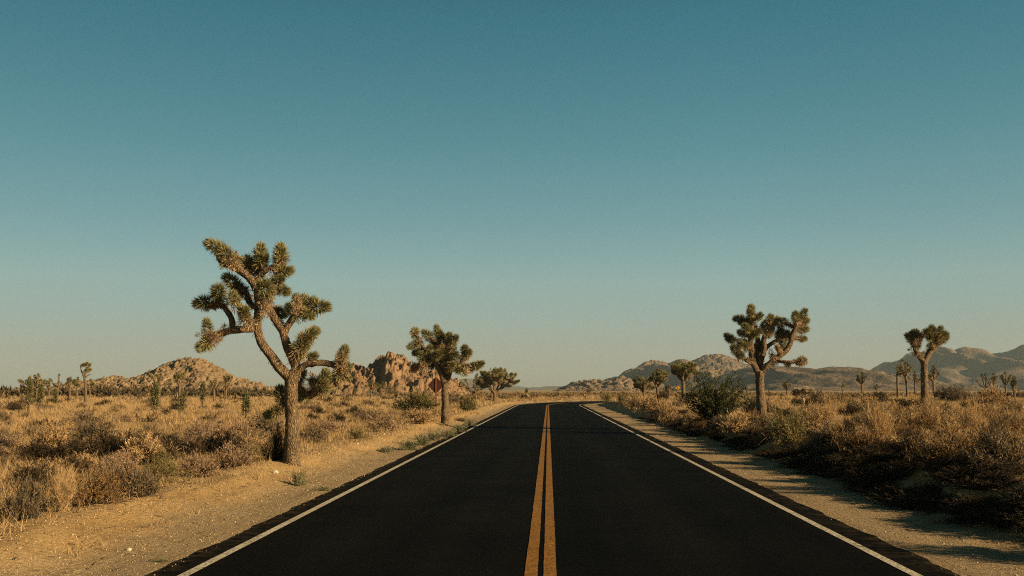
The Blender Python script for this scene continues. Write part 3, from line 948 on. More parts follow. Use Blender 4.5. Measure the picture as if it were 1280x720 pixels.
def stone(label, px, py, size, seed):
    d = ray(px, py); D = 1.6 / -d.z * d.y if d.z < 0 else 20
    for _ in range(6):
        p = EYE + d * (D / d.y); D = d.y * (EYE.z - tz(p.x, p.y)) / -d.z
    p = EYE + d * (D / d.y)
    import bmesh
    bm = bmesh.new()
    bmesh.ops.create_icosphere(bm, subdivisions=3, radius=1.0)
    for v in bm.verts:
        c = v.co
        k = 1 + .5 * (fbm(np.array([c.x * 1.3 + seed]), np.array([c.y * 1.3 + c.z]), seed, 3)[0] - .5)
        v.co = Vector((c.x * size * k, c.y * size * .7 * k, c.z * size * .6 * k))
    me = bpy.data.meshes.new("stone"); bm.to_mesh(me); bm.free()
    me.materials.append(M['stone'])
    return tag(link("stone", me, loc=(p.x, p.y, tz(p.x, p.y) + size * .25)), label, "stone", "pale stones on the left verge")


stone("pale stone on the sandy verge before the big trunk, largest on the verge", 344, 595, .06, 3)
stone("small pale stone near the road edge at the bottom left", 161, 688, .03, 4)
stone("small pale stone on the berm halfway along to the green weeds", 447, 554, .035, 5)
stone("small pale stone at the foot of the crooked tree's far side berm", 480, 543, .04, 6)


# ------------------------------------------------------------------ shrubs
def make_shrub(kind, seed, twig, tip, n0=34, n1=13, n2=6, H=0.85, up=0.25, flat=1.0, w=0.011, tipw=0.017, tl=(.06, .14), spread=84):
    """unit shrub: radius about 1, height about H"""
    r = np.random.default_rng(seed)
    mb = MB()
    th = np.radians(spread) * r.uniform(0, 1, n0) ** .62
    ph = r.uniform(0, 2 * math.pi, n0)
    lobes = 1 + .28 * np.sin(ph * 3 + seed) * np.sin(ph * 2 - seed * 1.7)
    e = np.stack([np.sin(th) * np.cos(ph) * lobes, np.sin(th) * np.sin(ph) * lobes, np.cos(th) * H * (.85 + .15 * lobes)], 1) * r.uniform(.6, 1.05, (n0, 1))
    e[:, 2] = np.maximum(e[:, 2], .05)
    b = np.stack([r.normal(0, .1, n0), r.normal(0, .1, n0), np.full(n0, -.06)], 1)
    c = (b + e) / 2 + np.array([0, 0, .12 * up * 4]) * r.uniform(0.2, 1, (n0, 1)) + r.normal(0, .05, (n0, 3))

    def bez(t):
        return b[:, None] * ((1 - t) ** 2)[..., None] + 2 * c[:, None] * (t * (1 - t))[..., None] + e[:, None] * (t * t)[..., None]

    def tang(t):
        return 2 * (c - b)[:, None] * (1 - t)[..., None] + 2 * (e - c)[:, None] * t[..., None]
    ts = np.tile(np.linspace(0, 1, 5), (n0, 1))
    pts = bez(ts)
    for k in range(4):
        p0, p1 = pts[:, k], pts[:, k + 1]
        sd = unit(np.cross(p1 - p0, r.normal(size=p0.shape)))
        w0 = w * (1.7 - k * .3); w1 = w * (1.7 - (k + 1) * .3)
        mb.quads(np.stack([p0 - sd * w0, p0 + sd * w0, p1 + sd * w1, p1 - sd * w1], 1), 0)
    t1 = r.uniform(.25, 1.0, (n0, n1))
    p1 = bez(t1).reshape(-1, 3); g1 = unit(tang(t1).reshape(-1, 3))
    d1 = unit(g1 + r.normal(0, .75, g1.shape) + np.array([0, 0, up]))
    l1 = r.uniform(.16, .42, len(p1))
    e1 = p1 + d1 * l1[:, None]
    e1[:, 2] = np.maximum(e1[:, 2], 0.01)
    sd = unit(np.cross(d1, r.normal(size=d1.shape)))
    mb.tris(np.stack([p1 - sd * w * .8, p1 + sd * w * .8, e1], 1), 0)
    t2 = r.uniform(.25, 1.0, (len(p1), n2))
    p2 = (p1[:, None] + (e1 - p1)[:, None] * t2[..., None]).reshape(-1, 3)
    d2 = unit(np.repeat(d1, n2, 0) * .7 + r.normal(0, .7, p2.shape) + np.array([0, 0, up * .6]))
    l2 = r.uniform(tl[0], tl[1], len(p2))
    sd = unit(np.cross(d2, r.normal(size=d2.shape)))
    mb.tris(np.stack([p2 - sd * tipw * .5, p2 + sd * tipw * .5, p2 + d2 * l2[:, None]], 1), 1)
    return mb.mesh(kind, [M[twig], M[tip]])


SH = {}
def family(key, cnt, **kw):
    SH[key] = [make_shrub("shrub", hash_seed + i, **kw) for i in range(cnt)]


hash_seed = 900; family('tan', 4, twig='dark', tip='tan', n0=40, n1=14, n2=8, tipw=.020)
hash_seed = 920; family('pink', 4, twig='dark', tip='pink', n0=40, n1=15, n2=8, tipw=.021)
hash_seed = 940; family('grey', 4, twig='dark', tip='grey', n0=40, n1=14, n2=8, tipw=.020)
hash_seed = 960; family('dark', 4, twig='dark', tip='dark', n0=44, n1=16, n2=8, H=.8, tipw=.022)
hash_seed = 980; family('rust', 3, twig='dark', tip='rust', H=.8)
hash_seed = 1000; family('olive', 3, twig='grey', tip='olive', n1=14, n2=7)
hash_seed = 1020; family('wisp', 3, twig='tan', tip='tan', n0=90, n1=8, n2=3, up=.8, H=1.1, spread=55, tl=(.1, .22), w=.007, tipw=.010)
hash_seed = 1030; family('bush', 2, twig='dark', tip='olivebush', n0=50, n1=16, n2=8, H=.9, tl=(.05, .11), tipw=.03)
hash_seed = 1040; family('creosote', 2, twig='dark', tip='green', n0=60, n1=18, n2=10, H=.95, tl=(.04, .09), tipw=.034)
hash_seed = 1060; family('weed', 3, twig='weed', tip='weed', n0=26, n1=9, n2=5, H=.8, tl=(.06, .14), tipw=.04, w=.014)
hash_seed = 1080; family('dead', 2, twig='bleached', tip='bleached', n0=26, n1=7, n2=2, H=.6, w=.013, tipw=.011)


def ground_at(px, py):
    d = ray(px, py)
    D = 1.4 / max(1e-4, -d.z) * d.y
    for _ in range(12):
        p = EYE + d * (D / d.y)
        D = D * .5 + .5 * d.y * (EYE.z - tz(p.x, p.y)) / max(1e-4, -d.z)
    p = EYE + d * (D / d.y)
    return p.x, p.y


def put_shrub(key, x, y, w, h, label, group, cat="shrub", name="shrub", sink=0.04):
    me = SH[key][int(rng.integers(0, len(SH[key])))]
    o = bpy.data.objects.new(name, me)
    COL.objects.link(o)
    o.location = (x, y, tz(x, y) - sink)
    o.rotation_euler = (float(rng.normal(0, .05)), float(rng.normal(0, .05)), float(rng.uniform(0, 6.28)))
    o.scale = (w / 2, w / 2 * float(rng.uniform(.85, 1.15)), h)
    tag(o, label, cat, group)
    return o


placed = []     # (x, y, radius) of everything that stands apart

G_SL = "shrubs along the left verge and plain"
G_SR = "shrubs along the top of the right bank"
# (kind, px centre, py base, width px, height px, label)
left_shrubs = [
    ('dark', 128, 577, 88, 50, "broad dark brown shrub with twin humps, biggest dark one on the left plain"),
    ('grey', 112, 560, 60, 45, "wispy grey shrub rising behind the twin humped dark shrub"),
    ('dark', 40, 577, 92, 32, "low dark shrub at the left edge of the plain"),
    ('rust', 104, 634, 96, 62, "rust brown shrub with black shaded gaps on the lip of the left verge"),
    ('grey', 14, 654, 70, 62, "grey shrub cut by the photo's left edge"),
    ('wisp', 66, 643, 60, 44, "upright straw coloured clump between the grey edge shrub and the rust brown shrub"),
    ('grey', 160, 622, 70, 50, "silvery grey twiggy shrub right of the rust brown shrub"),
    ('dark', 172, 615, 30, 17, "small dark shrub at the sandy lip right of the rust brown shrub"),
    ('olive', 195, 606, 66, 46, "greenish brown shrub second along the sandy lip from the rust brown one"),
    ('pink', 243, 597, 64, 34, "rounded pinkish tan shrub on the sandy lip halfway to the big trunk"),
    ('pink', 285, 586, 66, 36, "dense brown shrub with pinkish top, closest to the pinkish tan one"),
    ('olive', 306, 578, 52, 32, "yellowish grassy shrub left of the big trunk"),
    ('dark', 340, 576, 34, 46, "dark shrub in the shade beside the big trunk's foot"),
    ('grey', 325, 548, 60, 38, "grey brown shrub behind the big trunk's dark neighbour"),
    ('pink', 250, 556, 62, 32, "pale pinkish shrub behind the lip shrubs"),
    ('pink', 290, 553, 62, 34, "wide mauve tinted shrub under the yellow green young tree"),
    ('grey', 212, 563, 54, 30, "dull grey shrub right of the twin humped dark shrub"),
    ('dark', 47, 536, 40, 17, "small dark brown shrub on the open grass at far left, below the green pair"),
    ('grey', 100, 532, 56, 20, "low grey shrub on the open grass right of the green pair"),
    ('dark', 217, 514, 20, 12, "small round dark shrub left of the short leaning young tree"),
    ('dark', 388, 528, 22, 17, "small black brown shrub right behind the big trunk"),
    ('pink', 405, 545, 56, 24, "broad pale pinkish shrub right of the big trunk"),
    ('olive', 443, 549, 40, 16, "olive tinted shrub on the berm right of the big trunk"),
    ('dark', 441, 519, 26, 14, "dark mounded shrub on open grass midway to the brown sign"),
    ('pink', 478, 540, 48, 24, "brown shrub on the berm left of the green bush"),
    ('grey', 462, 530, 46, 20, "grey shrub left of the green bush"),
    ('tan', 520, 530, 60, 22, "tan shrub in front of the green bush by the brown sign"),
    ('tan', 545, 523, 34, 16, "tan shrub at the foot of the bushy tree"),
    ('bush', 517, 516, 58, 27, "olive green bush left of the brown diamond sign"),
    ('bush', 584, 514, 28, 19, "small olive green bush right of the bushy tree"),
    ('rust', 574, 526, 22, 8, "low rust brown shrub at the right of the bushy tree's foot"),
    ('dark', 205, 583, 44, 30, "dark shrub half hidden behind the greenish brown lip shrub"),
    ('dark', 265, 566, 40, 24, "dark low shrub between the pale pinkish shrub and the mauve tinted one"),
    ('dark', 140, 616, 40, 34, "black brown twiggy shrub behind the rust brown shrub's right side"),
    ('dark', 30, 640, 44, 40, "black brown shrub just right of the grey edge shrub"),
    ('dark', 630, 500, 12, 6, "dark little shrub under the round crowned tree"),
]
for kd, px, py, w, h, lab in left_shrubs:
    x, y = ground_at(px, py)
    k = y / F
    put_shrub(kd, x, y + w * k * .3, w * k, h * k * 1.05, lab, G_SL, "bush" if kd == 'bush' else "shrub", "bush" if kd == 'bush' else "shrub")
    placed.append((x, y + w * k * .3, w * k * .45))

for i, (px, py, w, h, lab) in enumerate([
        (372, 608, 26, 24, "thin grey green weed standing on the sand before the big trunk"),
        (404, 614, 26, 8, "flat dark green weed at the asphalt edge below the big trunk"),
        (197, 703, 26, 9, "flat weed beside the asphalt at the bottom left"),
        (512, 563, 34, 20, "leafy grey green weed at the near end of the roadside weed patch"),
        (528, 557, 34, 18, "second grey green weed from the near end of the weed patch"),
        (543, 551, 32, 15, "third grey green weed in the middle of the weed patch"),
        (558, 546, 30, 14, "low grey green weed fourth along the weed patch"),
        (572, 541, 28, 13, "spreading grey green weed at the far part of the weed patch"),
        (587, 533, 20, 13, "dark green weed clump at the far end of the weed patch"),
        (480, 566, 30, 9, "sparse weed on gravel left of the weed patch"),
        (535, 497 + 8, 10, 6, "small dry weed at the foot of the brown sign")]):
    x, y = ground_at(px, py)
    k = y / F
    put_shrub('weed', x, y + w * k * .2, w * k, h * k, lab, "roadside weeds on the left verge", "weed", "weed", .01)

right_shrubs = [
    ('rust', 1196, 588, 120, 74, "big golden brown shrub with a dark crest, largest on the right bank"),
    ('dark', 1150, 577, 60, 40, "dark shrub in the shade left of the largest right bank shrub"),
    ('grey', 1262, 590, 84, 60, "grey brown shrub at the right edge on the bank"),
    ('rust', 1080, 569, 84, 52, "rust coloured shrub with a dark cap on the bank, below the single dark far tree"),
    ('wisp', 1105, 556, 60, 46, "feathery straw shrub right of the rust coloured capped shrub"),
    ('grey', 1040, 567, 60, 42, "round grey twiggy shrub left of the rust coloured capped shrub"),
    ('olive', 992, 556, 74, 50, "yellow olive shrub right of the lopsided tree's foot"),
    ('grey', 965, 543, 50, 30, "grey brown shrub covering the lopsided tree's foot"),
    ('tan', 925, 540, 56, 32, "tan shrub left of the lopsided tree's foot"),
    ('tan', 1020, 540, 56, 36, "tan shrub behind the round grey twiggy shrub"),
    ('dark', 1022, 511, 36, 22, "dark shrub just right of the bleached cholla"),
    ('dark', 1066, 520, 44, 20, "flat dark shrub below the single dark far tree"),
    ('dark', 1100, 508, 40, 20, "dark shrub on the plain left of the Y shaped tree"),
    ('dark', 1192, 504, 50, 26, "dark brown shrub right of the Y shaped tree's trunk"),
    ('grey', 1170, 526, 60, 30, "grey tinged shrub around the Y shaped tree's foot"),
    ('dark', 1230, 528, 50, 26, "dark shrub above the grey brown edge shrub"),
    ('tan', 1250, 508, 54, 26, "tan shrub under the far right tree tufts"),
    ('tan', 1130, 530, 60, 28, "tan shrub between the capped shrub and the Y shaped tree"),
    ('wisp', 1222, 556, 60, 50, "feathery straw shrub behind the largest right bank shrub"),
    ('dark', 1060, 560, 60, 40, "black brown shrub in the shade between the round grey and the rust coloured capped shrubs"),
    ('dark', 1242, 575, 56, 44, "black brown shrub between the largest right bank shrub and the edge shrub"),
    ('dark', 1146, 512, 40, 18, "small dark shrub left of the Y shaped tree's foot"),
    ('rust', 945, 531, 34, 22, "rust tinged shrub behind the lopsided tree"),
    ('tan', 838, 524, 46, 30, "tan rounded shrub left of the big green bush, nearest on the bank"),
    ('tan', 815, 515, 40, 26, "tan shrub second left of the big green bush on the bank"),
    ('tan', 795, 510, 36, 22, "pale tan shrub under the leftmost of the bend trees"),
    ('olive', 778, 506, 26, 18, "olive brown shrub near the far end of the bank row"),
    ('olive', 760, 503, 22, 15, "greenish shrub at the far end of the bank row, by the road bend"),
    ('tan', 870, 530, 50, 20, "tan shrub in front of the big green bush"),
    ('grey', 905, 534, 46, 18, "low grey shrub at the right foot of the big green bush"),
    ('rust', 885, 535, 34, 16, "brown shrub on the bank lip below the big green bush"),
]
for kd, px, py, w, h, lab in right_shrubs:
    x, y = ground_at(px, py)
    s = float(lateral(x, y))
    k = y / F
    put_shrub(kd, x, y + w * k * .25, w * k, h * k, lab, G_SR)
    placed.append((x, y + w * k * .25, w * k * .45))


# the big wispy green bush on the right bank
def wispy_bush(label, px, py, wpx, hpx):
    x, y = ground_at(px, py)
    k = y / F
    root = empty("bush", (x, y, tz(x, y) - .05)); tag(root, label, "bush")
    r = np.random.default_rng(4242)
    W, H = wpx * k / 2, hpx * k
    st, fo = MB(), MB()
    for i in range(120):
        a = r.uniform(0, 2 * math.pi); th = math.radians(74) * r.uniform(0, 1) ** .7
        e = np.array([math.sin(th) * math.cos(a) * W * 1.1, math.sin(th) * math.sin(a) * W * .9, math.cos(th) ** .7 * H]) * r.uniform(.5, 1.22)
        b = np.array([r.normal(0, .1), r.normal(0, .1), 0])
        m = (b + e) / 2 + np.array([0, 0, .12 * H]) + r.normal(0, .05, 3)
        tube(st, [b, m, e], [.014, .009, .004], sides=4, step=.3, rough=0, cap=False)
        n = 120
        t = r.uniform(.25, 1.0, n)
        p = b * ((1 - t) ** 2)[:, None] + 2 * m * (t * (1 - t))[:, None] + e * (t * t)[:, None]
        g = unit(2 * (m - b) * (1 - t)[:, None] + 2 * (e - m) * t[:, None])
        p = p + r.normal(0, .045, (n, 3))
        d = unit(g + r.normal(0, .55, (n, 3)))
        fo.quads(leaf_quads(p, d, r.uniform(.05, .13, n), r.uniform(.018, .032, n), r), 0)
    st.build("stem", [M['dark']], root)
    fo.build("foliage", [M['green']], root)
    placed.append((x, y, W))


wispy_bush("big dark green wispy bush on the right bank, left of the lopsided tree", 893, 533, 84, 66)

# bleached cholla like plant beside the right tree
x, y = ground_at(1004, 509)
k = y / F
root = empty("cholla", (x, y, tz(x, y))); tag(root, "pale topped cholla with a bare whitish stem on the right plain", "cactus")
r = np.random.default_rng(9)
tm, cm = MB(), MB()
tube(tm, [(0, 0, -.1), (.03, 0, 8 * k), (-.02, 0, 15 * k)], [.075, .06, .05], sides=8, step=.1, seed=1)
for i in range(6):
    a = i * 1.05
    e = np.array([7 * k * math.cos(a), 6 * k * math.sin(a), (18 + 2 * math.sin(i * 2.3)) * k])
    tube(tm, [(-.01, 0, 11 * k), tuple(e * np.array([.5, .5, .78])), tuple(e)], [.04, .035, .03], sides=6, step=.1, seed=i)
for i in range(60):
    a = r.uniform(0, 6.28); q = r.uniform(.1, 1) ** .6
    o3 = np.array([11 * k * q * math.cos(a), 9 * k * q * math.sin(a), (16.5 + r.uniform(0, 6) - 2 * q) * k])
    rosette(cm, 3000 + i, n=60, L=.16, rl=.10, dead=20, wid=.02, origin=tuple(o3), axis=tuple(unit(o3 - np.array([0, 0, 12 * k]))), scale=1.0, skirt=.1, mi_green=0 if o3[2] > 19.5 * k else 1, mi_dead=1)
tm.build("stem", [M['bleached']], root, smooth=True)
cm.build("crown", [M['bleached'], M['grey']], root)

# exposed dead brushwood on the bank lip
for i, (px, py, w, h, lab) in enumerate([(1210, 584, 70, 20, "tangle of bleached dead brushwood on the lip below the largest right bank shrub"),
                                         (1075, 560, 34, 8, "short bleached dead twigs on the bank lip below the rust coloured capped shrub")]):
    x, y = ground_at(px, py)
    k = y / F
    put_shrub('dead', x, y, w * k, h * k, lab, "dead brushwood on the right bank", "dead branches", "dead_brushwood")


# shrubs of the middle distance, nothing tells the members of one group apart
def filler(n, key, lab, group, smin, smax, dmin, dmax, w0, w1, hr, seed, clear=.8, cat="shrub", name="shrub"):
    r = np.random.default_rng(seed)
    c = tries = 0
    while c < n and tries < 6000:
        tries += 1
        yv = dmin + (dmax - dmin) * r.uniform() ** (2.3 if cat == 'brush' else 1.5)
        sv = r.uniform(smin, smax)
        px = 685 + F * sv / yv
        if px < -30 or px > 1310:
            continue
        if abs(float(lateral(sv, yv))) < 6.2 and yv > 90:
            continue
        w = r.uniform(w0, w1)
        if any((sv - a) ** 2 + (yv - b) ** 2 < (w * .45 + q * clear) ** 2 for a, b, q in placed):
            continue
        kk = key[int(r.integers(0, len(key)))]
        put_shrub(kk, sv, yv, w, w * hr * r.uniform(.8, 1.2), lab, group, cat, name)
        placed.append((sv, yv, w * .45))
        c += 1


filler(50, ['pink', 'grey', 'dark', 'dark', 'tan'], "low dry shrub amid the grass close behind the left verge's lip", "low dry shrubs close behind the left lip", -17, -6.3, 11, 30, .55, 1.25, .55, 1)
filler(60, ['grey', 'pink', 'dark', 'tan'], "small scattered shrub out on the middle of the left plain", "small shrubs out on the left plain", -38, -6.4, 30, 68, .5, 1.2, .5, 2)
filler(40, ['dark', 'grey'], "tiny dark shrub far out on the left plain before the boulder hill", "tiny shrubs far out on the left plain", -75, -7, 68, 130, .9, 1.9, .5, 3)
filler(36, ['tan', 'wisp', 'rust', 'grey'], "straw coloured shrub in the thick growth close behind the right bank's lip", "straw shrubs close behind the right lip", 7.4, 15, 13, 34, .6, 1.2, .65, 4)
filler(42, ['tan', 'grey', 'dark'], "brown shrub out on the middle of the right plain", "brown shrubs out on the right plain", 7.6, 34, 34, 75, .8, 1.6, .6, 5)
filler(28, ['dark', 'grey'], "small dark shrub far out on the right plain before the hills", "small shrubs far out on the right plain", 10, 60, 75, 130, 1.0, 2.2, .55, 6)

filler(150, ['dark'], "low dark brush on the shaded face of the right bank", "low dark brush on the bank's shaded face", 5.45, 6.85, 9.5, 60, .75, 1.4, .22, 7, -1.0, "brush", "shade_brush")  # dark brush packed in to make the bank's shade blacker

# shrubs on the bank just outside the frame: their shadows reach the right verge
for i, (x, y, w, h) in enumerate([(7.0, 9.6, 1.3, .95), (7.6, 7.2, 1.4, .9), (7.1, 12.2, 1.0, .6), (8.4, 11.0, 1.5, .9), (7.3, 4.6, 1.3, .8)]):
    put_shrub(['tan', 'rust', 'grey'][i % 3], x, y, w, h, "bank shrub just beyond the photo's right edge, casting its shade on the verge", "shrubs beyond the right edge")


# ------------------------------------------------------------------ dry grass, one mass
def grass_mass():
    n = 26000
    ang = rng.uniform(R(-36), R(36), n) - YAW
    rr = 7.0 + 170 * rng.uniform(0, 1, n) ** 1.35
    x = rr * np.sin(ang); y = rr * np.cos(ang)
    s = lateral(x, y)
    w = (fbm(x * .55, y * .55, 3, 3) - .5)
    ok = np.where(s < 0, (-s + w * .9) > 5.75, (s + w * .7) > 6.55)
    dens = fbm(x * .35, y * .35, 81, 3)
    ok &= rng.uniform(0, 1, n) < sstep(.36, .56, dens) * .85 + .15
    for a, b, q in placed:
        ok &= (x - a) ** 2 + (y - b) ** 2 > (q * .95) ** 2
    x, y, rr = x[ok], y[ok], rr[ok]
    n = len(x)
    # a few stray tufts on the verges and the bank's face
    m = 420
    yb = rng.uniform(8, 70, m)
    xb = np.where(rng.uniform(0, 1, m) < .45, -rng.uniform(4.6, 5.8, m), rng.uniform(5.6, 6.8, m))
    x = np.concatenate([x, xb]); y = np.concatenate([y, yb]); rr = np.concatenate([rr, yb])
    small = np.concatenate([np.ones(n), np.full(m, .45)])
    n = len(x)
    nb = np.clip(42 - rr * .10, 22, 42) * np.where(small < 1, .4, 1)
    nb = nb.astype(int)
    idx = np.repeat(np.arange(n), nb)
    k = len(idx)
    scale = (1 + rr / 140.0) * small
    hgt = (.11 + .20 * vnoise(x * .5, y * .5, 91)) * scale
    spread = .13 * scale
    bx = x[idx] + rng.normal(0, 1, k) * spread[idx]
    by = y[idx] + rng.normal(0, 1, k) * spread[idx]
    bz = terr(bx, by) - .01
    lean = rng.normal(0, .42, (k, 2)) + np.array([-.12, .04])
    h = hgt[idx] * rng.uniform(.45, 1.15, k)
    tip = np.stack([bx + lean[:, 0] * h, by + lean[:, 1] * h, bz + h], 1)
    base = np.stack([bx, by, bz], 1)
    a = rng.uniform(0, math.pi, k)
    wd = (.0028 + rr[idx] * .00017)
    sd = np.stack([np.cos(a), np.sin(a), np.zeros(k)], 1) * wd[:, None]
    V = np.stack([base - sd, base + sd, tip], 1).reshape(-1, 3)
    return fast_mesh("dry_grass", V, 3, M['grass'])


tag(link("dry_grass", grass_mass()), "golden dry grass covering the plains on both sides of the road", "grass", kind="stuff")


# ------------------------------------------------------------------ far scrub, masses beyond counting
def scrub(name, label, pts, mat, seed, blades=70):
    r = np.random.default_rng(seed)
    x, y, w, h = pts
    n = len(x)
    idx = np.repeat(np.arange(n), blades)
    k = len(idx)
    th = np.radians(88) * r.uniform(0, 1, k) ** .6; ph = r.uniform(0, 2 * math.pi, k)
    d = np.stack([np.sin(th) * np.cos(ph), np.sin(th) * np.sin(ph), np.cos(th)], 1)
    rad = r.uniform(.45, 1.0, (k, 1))
    sc = np.stack([w[idx] / 2, w[idx] / 2, h[idx]], 1)
    e = d * sc * rad
    b = d * sc * (rad - .5) + r.normal(0, .05, (k, 3)) * w[idx][:, None]
    sd = unit(np.cross(e - b, r.normal(size=e.shape))) * (w[idx] * .05)[:, None]
    o = np.stack([x[idx], y[idx], terr(x[idx], y[idx]) - .05], 1)
    V = np.stack([b - sd + o, b + sd + o, e + o], 1).reshape(-1, 3)
    return tag(link(name, fast_mesh(name, V, 3, mat)), label, "scrub", kind="stuff")


def scatter(n, d0, d1, a0, a1, w0, w1, hr, seed, off=7.0):
    r = np.random.default_rng(seed)
    ang = r.uniform(R(a0), R(a1), n); d = d0 + (d1 - d0) * r.uniform(0, 1, n)
    x = d * np.tan(ang); y = d
    ok = np.abs(lateral(x, y)) > off
    x, y = x[ok], y[ok]
    w = r.uniform(w0, w1, len(x))
    return x, y, w, w * hr * r.uniform(.7, 1.2, len(x))


scrub("far_scrub", "mottled brown scrub covering the far flats below the hills", scatter(2600, 120, 420, -36, 30, 1.0, 2.6, .5, 21), M['scrub'], 22, 44)
scrub("low_scrub", "small grey brown scrub dotted over the middle distance on both sides", scatter(560, 40, 120, -36, 30, .45, 1.1, .5, 27), M['scrub_dark'], 28, 60)
scrub("dark_scrub_belt", "dark belt of scrub along the far edge of the left plain", scatter(330, 175, 245, -34, -13.5, 3.0, 6.5, .42, 23), M['scrub_dark'], 24, 120)
scrub("bend_scrub", "scrub along the outside of the road's far bend", scatter(70, 150, 240, -3, 9, 1.2, 2.4, .55, 25, 8.0), M['scrub'], 26, 70)


# ------------------------------------------------------------------ rock outcrops and hills
def hill(name, ridge, D, front, back, res, seed, mat, spur=.35, spurscale=60.0, boulders=None, power=1.2, extra=None, shift=1.0, lower=1.0):
    pts = [P(a, b, D) for a, b in ridge]
    xs = np.array([p.x for p in pts]); zs = np.array([p.z for p in pts]) * lower
    zs[0] = zs[-1] = -2.0
    x = np.arange(xs[0], xs[-1], res)
    y = np.arange(D - front, D + back, res * 1.3)
    X, Y = np.meshgrid(x, y)
    v = np.where(Y < D, (D - Y) / front, (Y - D) / back)
    nx = (fbm(X / spurscale, Y / spurscale, seed, 4) - .5)
    warp = X + nx * spurscale * 2.0 * shift * np.clip(v * 2, 0, 1)
    zr = np.interp(warp, xs, zs)
    prof = np.clip(1 - v, 0, 1) ** power
    Z = zr * prof
    rid = 1 - np.abs(2 * fbm((X + 0.5 * Y) / spurscale, (Y * .45) / spurscale, seed + 3, 4) - 1) * 2.0
    Z = Z + spur * np.max(zs) * (rid - .45) * 4 * v * (1 - v) * (zr > 1) * np.clip(zr / np.max(zs) * 1.6, 0, 1)
    fine = np.max(zs) * .075 * (fbm(X / spurscale * 5, Y / spurscale * 5, seed + 8, 4) - .5)
    Z = Z + fine
    if boulders:
        for (sc, amp) in boulders:
            d, q = worley(X / sc, Y / sc, seed + int(sc * 10))
            lim = np.clip(zr * prof / 1.5, 0, 1)
            if amp < 0:      # sharp split blocks
                e = np.clip(1.0 - d * 1.15, 0, 1)
                Z = Z - amp * (e - .45) * (.35 + 1.1 * q) * lim
            else:
                Z = Z + amp * (np.sqrt(np.clip(1 - (d / .75) ** 2, 0, 1)) - .6) * (.45 + .9 * q) * lim
    if extra is not None:
        Z = Z + extra(X, Y, zr * prof)
    Z = np.where((X == x[0]) | (X == x[-1]), -3, Z)
    Z[0, :] = np.minimum(Z[0, :], -1.0); Z[-1, :] = -3
    return link(name, grid_mesh(name, X, Y, Z, mat, smooth=boulders is None))


o = hill("rock_hill", [(50, 492), (100, 487), (140, 480), (170, 474), (195, 463), (212, 455), (225, 450), (250, 449), (262, 456), (275, 462), (290, 472), (310, 478), (330, 483), (352, 492)],
         330, 26, 30, .24, 5, M['boulder'], .12, 14.0, [(3.0, 1.0), (1.6, 1.3), (.9, .9)], 1.0, None, .25)
tag(o, "broad hill of piled tan boulders beyond the left plain", "rock hill", "boulder heaps beyond the left plain")
o = hill("rock_hill", [(60, 492), (76, 482), (95, 476), (112, 478), (122, 475), (140, 471), (158, 473), (172, 481), (190, 492)],
         420, 20, 24, .27, 15, M['boulder'], .12, 12.0, [(3.0, 1.0), (1.5, 1.2), (.9, .8)], 1.0, None, .25)
tag(o, "low heap of boulders left of the broad boulder hill", "rock hill", "boulder heaps beyond the left plain")
o = hill("rock_outcrop", [(385, 494), (398, 480), (412, 472), (426, 466), (434, 459), (442, 457), (450, 461), (462, 456), (470, 450), (480, 445), (487, 447), (494, 441), (500, 440), (508, 447), (520, 456), (534, 463), (548, 470), (566, 478), (580, 487), (600, 496)],
         290, 22, 24, .20, 25, M['outcrop'], .5, 9.0, [(5.5, -1.8), (2.6, -2.0), (1.3, 1.2), (.7, .6)], .8, None, .35, .88)
tag(o, "jagged rock outcrop with deep shaded clefts behind the bushy tree", "rock outcrop", "boulder heaps beyond the left plain")

for nm, rd, D, fr, bk, rs, sd, mt, sp, ss, bo, pw in (
        ("hills", [(560, 492), (600, 487), (640, 489), (670, 485), (690, 487), (712, 484), (735, 478), (770, 474), (800, 480), (840, 484), (880, 492)], 4200, 700, 600, 14, 41, 'hill_far', .35, 260, None, 1.2),
        ("hills", [(300, 492), (340, 484), (372, 479), (400, 480), (430, 484), (470, 482), (540, 478), (580, 473), (600, 474), (640, 482), (690, 492)], 4600, 700, 600, 14, 43, 'hill_far', .35, 260, None, 1.2),
        ("hills", [(690, 495), (700, 490), (706, 486), (720, 480), (735, 478), (750, 477), (762, 479), (772, 475), (778, 472), (790, 478), (800, 486), (815, 494)], 1000, 90, 90, 1.3, 45, 'hill', .42, 36, [(8, 5.0), (4, 2.5)], 1.0),
        ("hills", [(700, 494), (740, 484), (760, 475), (782, 470), (792, 464), (805, 454), (814, 450.5), (822, 450.5), (830, 453), (838, 454), (846, 450), (853, 449.5), (862, 453), (872, 448), (880, 444), (892, 442), (902, 444), (915, 449), (930, 458), (945, 464), (960, 478), (975, 492)], 2000, 330, 330, 3.0, 47, 'hill', .42, 110, [(14, 5.0), (7, 2.6)], 1.1),
        ("hills", [(850, 494), (880, 480), (905, 468), (925, 461), (950, 456), (975, 458), (1000, 459), (1015, 462), (1028, 459.5), (1040, 458), (1052, 459), (1062, 464), (1080, 466), (1096, 471), (1110, 477), (1130, 485), (1150, 494)], 1500, 330, 260, 2.6, 49, 'hill', .42, 80, None, 1.15),
        ("hills", [(1060, 494), (1088, 474), (1100, 467), (1112, 460), (1120, 456), (1130, 453), (1145, 447), (1160, 443), (1172, 441.5), (1185, 443), (1205, 447), (1225, 450), (1240, 447), (1255, 440), (1270, 435), (1290, 430), (1330, 424), (1390, 418), (1440, 430), (1500, 460), (1540, 494)], 3000, 700, 500, 5.0, 51, 'hill', .75, 230, None, 1.15)):
    tag(hill(nm, rd, D, fr, bk, rs, sd, M[mt], sp, ss, bo, pw), kind="structure")


